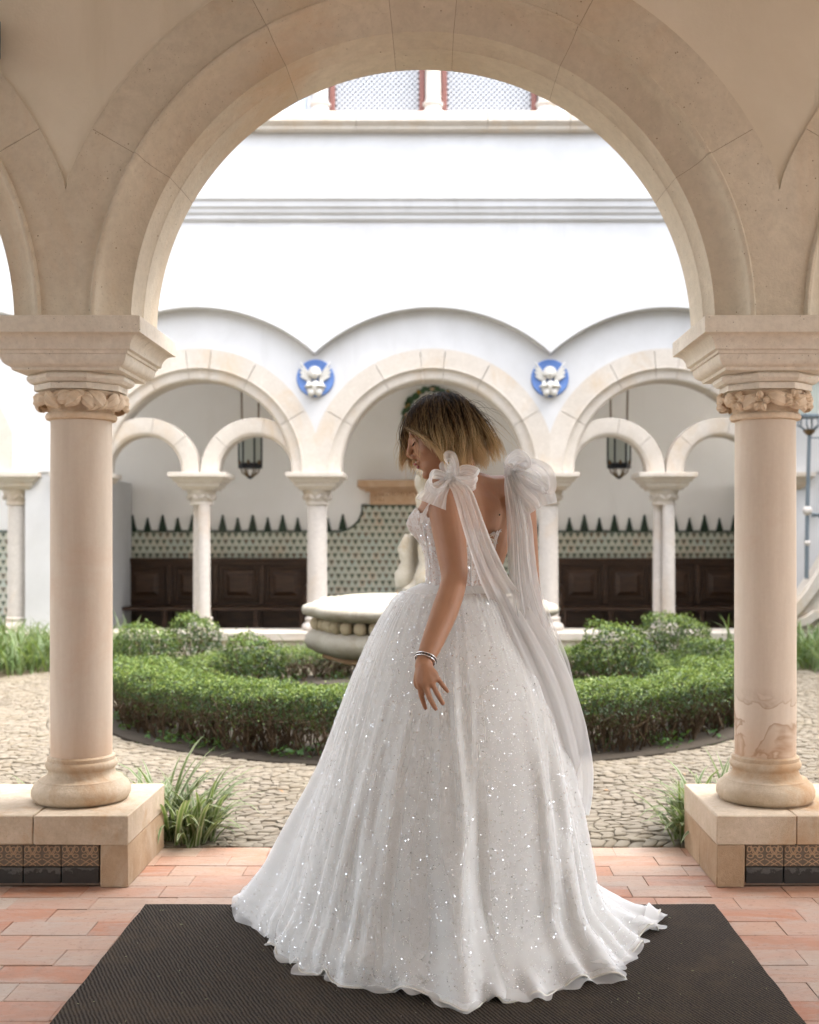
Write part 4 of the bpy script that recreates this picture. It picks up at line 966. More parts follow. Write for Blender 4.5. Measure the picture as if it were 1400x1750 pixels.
def bush(label, x, y, rx, ry, H):
    o = thing('box_bush', label, 'bush', (x, y, 0), 'clipped box bushes in the parterre')
    V = []; mi = []
    for (n, inner) in ((int(9000*rx*ry*4), 0), (int(2600*rx*ry*4), 1)):
        d = rng.normal(0, 1, (n, 3)); d /= np.linalg.norm(d, axis=1)[:, None]; d[:, 2] = np.abs(d[:, 2])*np.where(rng.random(n) < 0.85, 1, -0.6)
        lump = 1 + 0.09*np.sin(d[:, 0]*7+x) * np.cos(d[:, 1]*6+y) + 0.07*np.sin(d[:, 2]*11+3*d[:, 0])
        k = (lump + rng.normal(0, 0.05, n))*(1 if not inner else rng.uniform(0.5, 0.95, n))
        p = np.stack([d[:, 0]*rx*k, d[:, 1]*ry*k, H*0.48 + d[:, 2]*H*0.52*k], 1); ok = p[:, 2] > 0.03; p, d = p[ok], d[ok]
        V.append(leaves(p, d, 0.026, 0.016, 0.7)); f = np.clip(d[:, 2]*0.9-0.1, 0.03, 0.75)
        mi.append(np.where(rng.random(len(p)) < (f if not inner else 0), 0, 1))  # crown coloured as if lit, sides and core as if shaded
    me = quads_mesh('foliage', np.concatenate(V), 4, [MAT['box_new_lit'], MAT['box_old_shaded']], np.concatenate(mi).astype(np.int32)); q = link('foliage', me, o); q['kind'] = 'stuff'
    m = MB()
    for i in range(14):
        a = random.uniform(0, 6.28); m.tube([(0, 0, -0.02), (0.3*rx*math.cos(a), 0.3*ry*math.sin(a), H*0.4), (0.8*rx*math.cos(a), 0.8*ry*math.sin(a), H*0.75)], [0.010, 0.006, 0.003], 5)
    q = m.build('stems', MAT['twig'], o, recalc=False); q['kind'] = 'stuff'
bush('rounded box bush beside the clean-shafted column', -2.42, 9.85, 0.27, 0.25, 0.60)
bush('rounded box bush behind another bush, near the wooden bench', -2.20, 10.75, 0.26, 0.25, 0.62)
bush('rounded box bush inside the hedge, halfway to the fountain bowl', -1.38, 8.80, 0.24, 0.24, 0.60)
bush('tall shaggy box bush inside the hedge beside the train of the dress', 1.30, 8.85, 0.30, 0.27, 0.68)
bush('wide box bush at the hedge end below the twin columns', 2.13, 10.9, 0.37, 0.28, 0.62)
bush('low wide box bush beside the stained column', 2.30, 10.05, 0.36, 0.24, 0.46)

# weeds and fallen bits under the hedge
def weeds(label):
    n = 6500; a = rng.uniform(0, 2*math.pi, n); r = rng.uniform(1.95, 2.42, n); clump = np.sin(a*13)+np.sin(a*29+r*6) > 0.1
    a, r = a[clump], r[clump]; p = np.stack([fx+r*np.cos(a), fy+r*np.sin(a), rng.uniform(-0.01, 0.07, len(a))], 1)
    V = leaves(p, np.tile([0, 0, 1.0], (len(a), 1)), 0.045, 0.022, 0.5); o = link('weeds', quads_mesh('weeds', V, 4, MAT['weed'])); tag(o, label, 'weeds', kind='stuff')
weeds('bright green weeds growing under the box hedge')
n = 900; p = np.stack([rng.uniform(-3.5, 3.5, n), rng.uniform(5.05, 9, n), np.full(n, 0.004)], 1); p = p[np.linalg.norm(p[:, :2]-FC, axis=1) > 2.45]
n2 = 26; pm = np.concatenate([p[:40]])
o = link('fallen_leaves', quads_mesh('fallen_leaves', leaves(pm, np.tile([0, 0, 1.0], (len(pm), 1)), 0.035, 0.014, 0.25), 4, MAT['dry'])); tag(o, 'dry brown leaves fallen on the cobbles', 'leaves', kind='stuff')
# moss tufts between the setts
n = 16000; p = np.stack([rng.uniform(-3.2, 3.2, n), rng.uniform(5.0, 8.2, n), np.full(n, -0.010)], 1)
mask = (np.sin(p[:, 0]*3.1+1)+np.sin(p[:, 1]*4.3)+np.sin(p[:, 0]*7.7+p[:, 1]*5.1)) > 0.9; p = p[mask & (np.linalg.norm(p[:, :2]-FC, axis=1) > 2.36)]
o = link('moss', quads_mesh('moss', leaves(p, np.tile([0, 0, 1.0], (len(p), 1)), 0.014, 0.006, 0.6, 0.2), 4, MAT['weed'])); tag(o, 'moss and tiny weeds in the joints of the cobbles', 'moss', kind='stuff')

# ================================================================== STRAP-LEAVED PLANTS
def strap_blades(n, base, spread, Lr, wid, lean, seed, up=0.55, cream=True):
    r_ = np.random.default_rng(seed); V = []; mi = []
    for i in range(n):
        a = r_.uniform(0, 2*math.pi); b = np.array([base[0]+r_.normal(0, spread[0]), base[1]+r_.normal(0, spread[1]), -0.01]); L = r_.uniform(*Lr); d = np.array([math.cos(a)+lean[0], math.sin(a)+lean[1], 0]); d /= np.linalg.norm(d)+1e-6
        e = r_.uniform(R(40), R(86)); curl = r_.uniform(0.9, 2.3); p = b.copy(); pts = [p.copy()]; ns = 7
        for k in range(ns):
            p = p + L/ns*(d*math.cos(e) + np.array([0, 0, math.sin(e)])); e -= curl/ns*(0.4+1.2*k/ns); pts.append(p.copy())
        sd_ = np.cross(d, [0, 0, 1.0]); w = wid*r_.uniform(0.7, 1.2)
        for k in range(ns):
            w0 = w*math.sin(math.pi*(0.25+0.75*k/ns))**0.7 if k else w*0.7; w1 = w*max(math.sin(math.pi*(0.25+0.75*(k+1)/ns)), 0.0)**0.7
            a0, a1 = pts[k], pts[k+1]; parts = ((-1, -0.45, 1), (-0.45, 0.45, 0), (0.45, 1, 1)) if cream else ((-1, 1, 0),)
            for (u0, u1, mt) in parts:
                V += [a0+sd_*w0*u0, a0+sd_*w0*u1, a1+sd_*w1*u1, a1+sd_*w1*u0]; mi.append(mt)
    return np.array(V), np.array(mi, np.int32)
def strap_plant(label, x, y, n, spread, Lr, wid=0.0105, lean=(0, 0), seed=1):
    o = thing('strap_leaf_plant', label, 'plant', (x, y, 0), 'variegated plants behind the near parapets')
    V, mi = strap_blades(n, (0, 0), spread, Lr, wid, lean, seed); q = link('leaf_clump', quads_mesh('leaf_clump', V, 4, [MAT['strap_green'], MAT['strap_cream']], mi), o); q['kind'] = 'stuff'
    m = MB(); m.lathe([(0.02, -0.02), (0.03, 0.0), (0.015, 0.05)], 0, 0, 8); q = m.build('crown', MAT['strap_green'], o)
strap_plant('tall variegated strap-leaf clump beside the clean-shafted column', -1.19, 5.17, 95, (0.07, 0.05), (0.24, 0.52), lean=(0.35, 0.1), seed=11)
strap_plant('drooping variegated clump at the end of the parapet under the clean-shafted column', -1.03, 5.10, 90, (0.04, 0.05), (0.22, 0.40), lean=(0.5, -0.2), seed=12)
strap_plant('low variegated clump just behind the base of the clean-shafted column', -1.62, 5.16, 40, (0.10, 0.04), (0.22, 0.38), seed=13)
strap_plant('low variegated clump peeping over the parapet, farthest from the mat', -1.98, 5.18, 36, (0.10, 0.04), (0.22, 0.36), seed=16)
strap_plant('small variegated clump with dry tips at the end of the parapet under the stained column', 1.10, 5.12, 80, (0.04, 0.05), (0.20, 0.36), lean=(-0.5, -0.1), seed=14)
strap_plant('variegated clump standing behind the base of the stained column', 1.24, 5.20, 80, (0.07, 0.05), (0.28, 0.46), lean=(0.1, 0.1), seed=15)

def grass_bed(label, pts, seed, Lr=(0.35, 0.65), wid=0.009):
    V = []; M_ = []
    for i, (x, y, n) in enumerate(pts):
        v, mi = strap_blades(n, (x, y), (0.16, 0.16), Lr, wid, (0, 0), seed+i, cream=False); V.append(v); M_.append(mi)
    o = link('long_grass', quads_mesh('long_grass', np.concatenate(V), 4, MAT['grass'], None)); tag(o, label, 'grass', kind='stuff')
pl = [(x, y, 26) for x in np.arange(-7.2, -3.35, 0.26) for y in np.arange(9.9, 13.5, 0.25) if math.hypot(x-XC, y-9.25) > 4.62 and x > -0.40*y-0.6]
pr = [(x, y, 26) for x in np.arange(3.4, 7.0, 0.26) for y in np.arange(9.9, 13.3, 0.25) if math.hypot(x-XC, y-9.25) > 4.62 and x < 0.40*y+0.6]
grass_bed('long pale grass filling the corner bed before the outer arch', pl, 100)
grass_bed('long pale grass around the stone scroll and lamp pole', pr, 400)
grass_bed('thin grass along the foot of the far parapet', [(x, 13.45, 9) for x in np.arange(-3.3, 3.3, 0.22)], 800, (0.15, 0.40), 0.006)

# ================================================================== DOORMAT
m = MB(); nx, ny = 60, 40; x0, x1, y0, y1 = -1.022, 0.970, 2.35, 4.175
mt = MB(); r_ = random.Random(4)
def mx(i, s): return (x0 if s < 0 else x1) + 0.0012*math.sin(i*0.9)+r_.uniform(-0.001, 0.001)
bo = [(x0 + (x1-x0)*i/nx, y0) for i in range(nx)] + [(mx(i, 1), y0 + (y1-y0)*i/ny) for i in range(ny)] + [(x1 - (x1-x0)*i/nx, y1 + 0.002*math.sin(i*0.7)+r_.uniform(-0.0015, 0.0015)) for i in range(nx)] + [(mx(i, -1), y1 - (y1-y0)*i/ny) for i in range(ny)]
ctr = np.array([(x0+x1)/2, (y0+y1)/2])
mt.loft([[(ctr[0]+(x-ctr[0])*f, ctr[1]+(y-ctr[1])*f, z) for x, y in bo] for f, z in ((1.0, 0.0025), (1.001, 0.008), (0.998, 0.0125))])
dm = mt.build('doormat', MAT['mat']); tag(dm, 'large dark brown woven mat spread on the terracotta floor under the dress', 'mat')
r_ = random.Random(77); m = MB()
for i in range(90):
    x, y = r_.uniform(-1.0, 0.95), r_.uniform(2.9, 4.15); a = r_.uniform(0, 6.28); L = r_.uniform(0.002, 0.010); z = 0.0135
    m.tube([(x, y, z), (x+L*0.5*math.cos(a)+r_.uniform(-.002, .002), y+L*0.5*math.sin(a), z+0.001), (x+L*math.cos(a), y+L*math.sin(a), z)], r_.uniform(0.0004, 0.0009), 4)
q = m.build('lint', MAT['strap_cream'], dm, recalc=False); q['kind'] = 'stuff'
# ================================================================== THE BRIDE
def m_skin():
    t = NT('skin'); n = t.noise(26, 4, 0.6); c = t.mix(n, (0.345, 0.178, 0.10), (0.42, 0.23, 0.135)); c = t.mix(t.math('MULTIPLY', t.noise(5, 3), 0.35), c, (0.34, 0.14, 0.08))
    
    t.color(c); t.set(Roughness=0.48, Specular_IOR_Level=0.35, Subsurface_Weight=0.12, Subsurface_Scale=0.02)
    t.b.inputs['Subsurface Radius'].default_value = (1.0, 0.35, 0.2); t.bump(t.math('ADD', t.noise(240, 3), t.math('MULTIPLY', t.voro(420), 0.6)), 0.22, 0.002); return t.m
MAT['skin'] = m_skin()
def m_hair():
    t = NT('hair'); a = t.new('ShaderNodeAttribute'); a.attribute_name = 'tipness'; u = a.outputs['Fac']
    c = t.ramp(t.math('ADD', u, t.math('MULTIPLY', t.math('SUBTRACT', t.island(), 0.5), 0.55)), [(0.02, (0.028, 0.015, 0.008)), (0.25, (0.10, 0.058, 0.026)), (0.45, (0.36, 0.235, 0.105)), (0.80, (0.80, 0.61, 0.34))])
    t.color(c); t.set(Roughness=0.42, Specular_IOR_Level=0.45)
    tr = t.new('ShaderNodeBsdfTranslucent'); t.lk(c, tr.inputs[0]); mx_ = t.new('ShaderNodeMixShader'); mx_.inputs[0].default_value = 0.4
    t.lk(t.b.outputs[0], mx_.inputs[1]); t.lk(tr.outputs[0], mx_.inputs[2]); t.lk(mx_.outputs[0], t.out.inputs[0]); return t.m
MAT['hair'] = m_hair()
def m_tulle(name, opac, col_=(0.80, 0.79, 0.77), weave=False):
    t = NT(name); d = t.new('ShaderNodeBsdfDiffuse'); d.inputs[0].default_value = (*col_, 1); tr = t.new('ShaderNodeBsdfTranslucent'); tr.inputs[0].default_value = (*col_, 1)
    m1 = t.new('ShaderNodeMixShader'); m1.inputs[0].default_value = 0.46; t.lk(d.outputs[0], m1.inputs[1]); t.lk(tr.outputs[0], m1.inputs[2])
    tp = t.new('ShaderNodeBsdfTransparent'); m2 = t.new('ShaderNodeMixShader')
    lw = t.new('ShaderNodeLayerWeight'); lw.inputs[0].default_value = 0.35
    f = t.math('ADD', opac, t.math('MULTIPLY', lw.outputs['Facing'], 1.0-opac))     # more threads per line of sight at grazing angles
    t.lk(f, m2.inputs[0]); t.lk(tp.outputs[0], m2.inputs[1]); t.lk(m1.outputs[0], m2.inputs[2]); t.lk(m2.outputs[0], t.out.inputs[0]); return t.m
MAT['tulle'] = m_tulle('bow_tulle', 0.66, (0.93, 0.925, 0.915))
MAT['tulle_thin'] = m_tulle('veil_tulle', 0.48, (0.93, 0.925, 0.915))
def m_skirt():
    t = NT('glitter_lace'); X, Y, Z = t.sep()
    v = t.voro(34, 'DISTANCE_TO_EDGE', vec=None); n1 = t.noise(46, 5, 0.7, dist=1.6); n2 = t.noise(15, 4, 0.6, dist=2.2)
    fl = t.ramp(t.math('ABSOLUTE', t.math('SUBTRACT', n2, 0.5)), [(0.0, 1.0), (0.035, 0.6), (0.07, 0.0)])         # vermicelli lace cord
    f2 = t.ramp(n1, [(0.47, 0.0), (0.60, 1.0)])
    lace = t.math('MAXIMUM', fl, t.math('MULTIPLY', f2, 0.6))
    low = t.ramp(Z, [(0.0, 1.0), (0.22, 0.75), (0.6, 0.45)])
    lace = t.math('MULTIPLY', lace, low)
    c = t.mix(lace, (0.82, 0.82, 0.79), (0.93, 0.93, 0.925)); t.color(c)
    sp = t.ramp(t.noise(520, 2, 0.5), [(0.66, 0.0), (0.70, 1.0)]); t.set(Roughness=t.ramp(sp, [(0, 0.75), (1, 0.18)]), Specular_IOR_Level=0.5, Sheen_Weight=0.15)
    tr = t.new('ShaderNodeBsdfTranslucent'); t.lk(c, tr.inputs[0]); mx_ = t.new('ShaderNodeMixShader'); mx_.inputs[0].default_value = 0.22
    t.bump(t.math('ADD', lace, t.math('MULTIPLY', t.noise(300, 2), 0.4)), 0.45, 0.004)
    t.lk(t.b.outputs[0], mx_.inputs[1]); t.lk(tr.outputs[0], mx_.inputs[2]); t.lk(mx_.outputs[0], t.out.inputs[0]); return t.m
MAT['skirt'] = m_skirt()
MAT['satin'] = m_plain('ivory_lining', (0.70, 0.67, 0.60), 0.5, var=0.05)
def m_bodice():
    t = NT('beaded_sheer_lace'); n2 = t.noise(38, 4, 0.65, dist=2.0); n1 = t.noise(120, 3, 0.6)
    cord = t.ramp(t.math('ABSOLUTE', t.math('SUBTRACT', n2, 0.5)), [(0.0, 1.0), (0.05, 0.7), (0.11, 0.0)]); dots = t.ramp(n1, [(0.50, 0), (0.60, 1)])
    lace = t.math('MAXIMUM', cord, t.math('MULTIPLY', dots, 0.75)); c = t.mix(lace, (0.60, 0.44, 0.37), (0.80, 0.78, 0.76)); t.color(c)
    t.set(Roughness=0.5, Specular_IOR_Level=0.6); t.bump(lace, 0.7, 0.004); return t.m
MAT['bodice'] = m_bodice()
MAT['sequin'] = m_plain('sequin', (0.92, 0.92, 0.95), 0.12, 1.0)
MAT['silver'] = m_plain('silver', (0.85, 0.85, 0.86), 0.2, 1.0)
MAT['pearl'] = m_plain('pearl', (0.80, 0.74, 0.66), 0.25)
MAT['lip'] = m_plain('lip', (0.42, 0.14, 0.12), 0.4)
MAT['dark'] = m_plain('dark_gap', (0.05, 0.04, 0.035), 0.7)
MAT['lash'] = m_plain('lash', (0.02, 0.015, 0.012), 0.6)

BASE = np.array([0.080, 3.85])
YAW = R(48)
Fw = np.array([-math.sin(YAW), math.cos(YAW), 0.0]); Lf = np.array([-math.cos(YAW), -math.sin(YAW), 0.0]); UP = np.array([0, 0, 1.0])
TS = [  # z, forward shift, sideways (her left) shift, half width, half depth
 (0.84, -0.010, 0, .176, .128), (0.94, -0.012, 0, .178, .130), (1.02, -0.006, 0, .160, .118), (1.09, 0.0, 0, .134, .104), (1.15, 0.004, 0, .120, .094), (1.20, 0.004, 0, .121, .094),
 (1.27, 0.002, 0, .133, .100), (1.33, 0.000, 0, .146, .106), (1.38, 0.000, 0, .154, .102), (1.42, 0.006, -0.004, .156, .088), (1.450, 0.012, -0.010, .135, .072), (1.475, 0.020, -0.012, .098, .062), (1.498, 0.030, -0.010, .066, .056)]
TS = np.array(TS)
def torso_pt(th, z, off=0.0):
    fs, ls, w, d = (np.interp(z, TS[:, 0], TS[:, k]) for k in (1, 2, 3, 4))
    deg = (math.degrees(th) + 180) % 360 - 180
    bust = 0.050*math.exp(-((z-1.335)/0.052)**2)*(math.exp(-((deg-36)/24)**2) + math.exp(-((deg+36)/24)**2))
    back = abs(abs(deg)-180)
    spine = -0.010*math.exp(-(back/10)**2)*math.exp(-((z-1.30)/0.16)**4)
    blade = 0.008*math.exp(-((back-38)/15)**2)*math.exp(-((z-1.375)/0.05)**2)
    c, s = math.cos(th), math.sin(th)
    p = np.array([BASE[0], BASE[1], z]) + Fw*fs + Lf*ls
    nrm = Fw*c/max(d, .01)*0.1 + Lf*s/max(w, .01)*0.1; nrm /= np.linalg.norm(nrm)
    return p + Fw*d*c + Lf*w*s + nrm*(bust+spine+blade+off)
body = MB()
body.loft([[torso_pt(2*math.pi*j/40, z) for j in range(40)] for z in np.concatenate([np.arange(0.84, 1.40, 0.02), np.arange(1.40, 1.499, 0.01)])])
# head frame
HC = P(752, 747, 3.835)
hf = np.array([-0.93, 0.02, -0.37]); hf /= np.linalg.norm(hf); hl = np.cross(UP, hf); hl /= np.linalg.norm(hl); hl = hl + UP*0.05; hl -= hf*np.dot(hl, hf); hl /= np.linalg.norm(hl); hu = np.cross(hf, hl)
def H(f, l, u): return HC + hf*f + hl*l + hu*u
AX = [hf, hl, hu]
body.ball(H(-0.008, 0, 0.030), (0.098, 0.077, 0.093), 28, 20, ax=AX)          # cranium
body.ball(H(0.032, 0, -0.020), (0.064, 0.064, 0.088), 24, 16, ax=AX)          # face
body.ball(H(0.046, 0, -0.070), (0.048, 0.050, 0.040), 20, 14, ax=AX)          # jaw
body.ball(H(0.082, 0, -0.098), (0.018, 0.020, 0.015), 14, 10, ax=AX)          # chin
body.tube([H(0.088, 0, 0.030), H(0.100, 0, 0.005), H(0.115, 0, -0.016), H(0.104, 0, -0.027), H(0.088, 0, -0.030)], [0.009, 0.0095, 0.0105, 0.011, 0.008], 10)
for s in (-1, 1):
    body.ball(H(0.100, s*0.010, -0.026), (0.009, 0.008, 0.007), 10, 8, ax=AX)   # nostril wings
    body.ball(H(0.070, s*0.030, 0.010), (0.020, 0.018, 0.014), 12, 8, ax=AX)    # lids
    body.ball(H(0.076, s*0.028, 0.034), (0.016, 0.026, 0.009), 12, 8, ax=AX)    # brow
    body.ball(H(0.052, s*0.042, -0.025), (0.028, 0.022, 0.026), 12, 8, ax=AX)   # cheek
    body.ball(H(-0.005, s*0.075, -0.008), (0.020, 0.010, 0.032), 12, 8, ax=AX)  # ear
body.ball(H(0.094, 0, -0.052), (0.013, 0.022, 0.008), 12, 8, ax=AX); body.ball(H(0.090, 0, -0.066), (0.012, 0.020, 0.008), 12, 8, ax=AX)
nk0 = np.array([BASE[0], BASE[1], 1.47]) + Fw*0.018 - Lf*0.008
body.tube([nk0 - UP*0.03, nk0 + UP*0.02 + Fw*0.010, (nk0 + H(-0.030, 0, -0.055))/2 + UP*0.01, H(-0.028, 0, -0.045), H(-0.015, 0, 0.0)], [0.075, 0.062, 0.054, 0.053, 0.05], 20)
# arms
shL = P(757, 846, 3.70); shR = P(887, 838, 3.965)
def limb(pts, rad, seg=16, n=18):
    pts = np.array(pts); t = np.linspace(0, 1, len(pts)); u = np.linspace(0, 1, n)
    # Catmull-Rom through the joints
    Q = []
    for k in u:
        i = min(int(k*(len(pts)-1)), len(pts)-2); f = k*(len(pts)-1)-i; p0, p1, p2, p3 = pts[max(i-1, 0)], pts[i], pts[i+1], pts[min(i+2, len(pts)-1)]
        Q.append(0.5*((2*p1)+(-p0+p2)*f+(2*p0-5*p1+4*p2-p3)*f*f+(-p0+3*p1-3*p2+p3)*f**3))
    body.tube(Q, np.interp(u, t, rad), seg)
body.ball(shL, (0.056, 0.056, 0.060), 20, 14); body.ball(shR, (0.054, 0.054, 0.058), 20, 14)
cl = np.array([BASE[0], BASE[1], 1.43])
body.tube([nk0 + [0, 0, -0.005], shL*0.5 + nk0*0.5 + [0, 0, -0.010], shL + [0, 0, 0.004]], [0.055, 0.047, 0.050], 16); body.tube([nk0 + [0, 0, -0.005], shR*0.5 + nk0*0.5 + [0, 0, -0.010], shR + [0, 0, 0.004]], [0.055, 0.047, 0.048], 16)
body.tube([P(878, 846, 3.95), P(862, 880, 3.905), P(848, 925, 3.875), P(838, 965, 3.86)], [0.046, 0.046, 0.046, 0.04], 16)      # flank below the far arm
elL, wrL = P(776, 992, 3.60), P(727, 1128, 3.43)
limb([P(757, 848, 3.70), P(766, 900, 3.665), P(773, 950, 3.63), elL, P(760, 1045, 3.535), P(743, 1088, 3.475), wrL, P(724, 1142, 3.415)], [.052, .0525, .046, .0395, .0405, .0345, .0262, .026], 20, 40)
limb([shR, P(893, 890, 3.97), P(898, 945, 3.985), P(903, 992, 3.99), P(908, 1030, 3.96), P(915, 1062, 3.93), P(921, 1078, 3.915)], [.050, .048, .043, .038, .037, .029, .026], 20, 36)
def hand(root, knuckles, tips, rb, thumb, back):
    """palm slab from wrist to knuckles, five bent fingers"""
    kn = [np.array(k) for k in knuckles]; root = np.array(root); back = np.array(back)/np.linalg.norm(back)
    for k in kn: body.tube([root + (k-root)*0.0, root + (k-root)*0.55 + back*0.002, k], [0.0225, 0.0165, 0.0115], 12)
    for i in range(len(kn)-1): body.tube([kn[i], (kn[i]+kn[i+1])/2, kn[i+1]], [0.0115, 0.0105, 0.0112], 10)
    mid = sum(kn)/len(kn); body.ball(root*0.45 + mid*0.55 - back*0.006, (0.026, 0.020, 0.028), 14, 10)
    for k, (m1, tp), r in zip(kn, tips, rb):
        m1, tp = np.array(m1), np.array(tp); body.tube([k - (m1-k)*0.15, k + (m1-k)*0.5, m1, m1 + (tp-m1)*0.55, tp - (tp-m1)*0.04, tp], [r*1.10, r*0.98, r*1.02, r*0.90, r*0.78, r*0.35], 12)
    t0, t1, t2 = [np.array(q) for q in thumb]; body.tube([t0, t0*0.5+t1*0.5, t1, t1*0.4+t2*0.6, t2], [0.014, 0.0125, 0.0105, 0.0095, 0.004], 12)
yh = 3.405
hand(P(724, 1140, 3.415), [P(715.5, 1166, yh), P(726, 1168, yh-0.008), P(737, 1164, yh-0.006), P(746, 1156, yh+0.002)],
     [(P(720, 1189, yh+0.004), P(728, 1213, yh+0.022)), (P(734, 1192, yh-0.006), P(746, 1214, yh+0.012)), (P(747, 1185, yh-0.004), P(758.5, 1205, yh+0.010)), (P(756, 1170, yh+0.002), P(767, 1184, yh+0.010))],
     [0.0082, 0.0086, 0.0082, 0.0072], (P(717, 1146, yh+0.018), P(712, 1162, yh+0.038), P(713, 1178, yh+0.050)), (0.1, -1, 0.1))
yr = 3.90
hand(P(920, 1076, 3.915), [P(922, 1090, yr), P(925, 1089, yr-0.012), P(927, 1087, yr-0.020), P(928, 1083, yr-0.028)],
     [(P(930, 1098, yr), P(937, 1106, yr)), (P(933, 1098, yr-0.012), P(941, 1108, yr-0.010)), (P(935, 1096, yr-0.02), P(943, 1105, yr-0.02)), (P(935, 1091, yr-0.03), P(941, 1098, yr-0.03))],
     [0.0082, 0.0086, 0.0082, 0.0072], (P(920, 1084, yr+0.02), P(924, 1096, yr+0.04), P(930, 1104, yr+0.045)), (0.6, -0.6, 0.3))
# legs and feet (under the skirt)
for s in (-1, 1):
    hip = np.array([BASE[0], BASE[1], 0.86]) + Lf*s*0.085; kn_ = np.array([BASE[0], BASE[1], 0.50]) + Lf*s*0.075 + Fw*0.02; an = np.array([BASE[0], BASE[1], 0.115]) + Lf*s*0.07 - Fw*0.02
    limb([hip + [0, 0, 0.05], hip*0.5+kn_*0.5, kn_, kn_*0.45+an*0.55 - Fw*0.015, an], [.085, .072, .052, .048, .033], 18, 20)
    body.tube([an - Fw*0.03 - UP*0.02, an + Fw*0.06 - UP*0.055, an + Fw*0.14 - UP*0.085, an + Fw*0.19 - UP*0.088], [0.030, 0.030, 0.026, 0.012], 12)
person = body.build('person', MAT['skin'], None, None)
md = person.modifiers.new('weld', 'REMESH'); md.mode = 'VOXEL'; md.voxel_size = 0.0036; md.use_smooth_shade = True
md = person.modifiers.new('soften', 'SMOOTH'); md.factor = 0.5; md.iterations = 5
tag(person, 'woman with a blond bob in a sparkling white wedding gown, turned away with bowed head', 'person')

m = MB(); m.ball(H(0.105, 0, -0.0525), (0.0065, 0.020, 0.0048), 14, 8, ax=AX); m.ball(H(0.100, 0, -0.0645), (0.0068, 0.018, 0.0056), 14, 8, ax=AX); m.build('lips', MAT['lip'], person, 80)
for s in (-1, 1):
    m = MB()
    for i in range(9):
        b_ = (i/8-0.5); p0 = H(0.0865-0.006*abs(b_)*2, s*(0.030+b_*0.026), 0.004+0.004*b_*b_*4); m.tube([p0, p0 + hf*0.010 - hu*0.003 + hl*s*b_*0.008], [0.0012, 0.0003], 4)
    m.build('eyelashes', MAT['lash'], person)

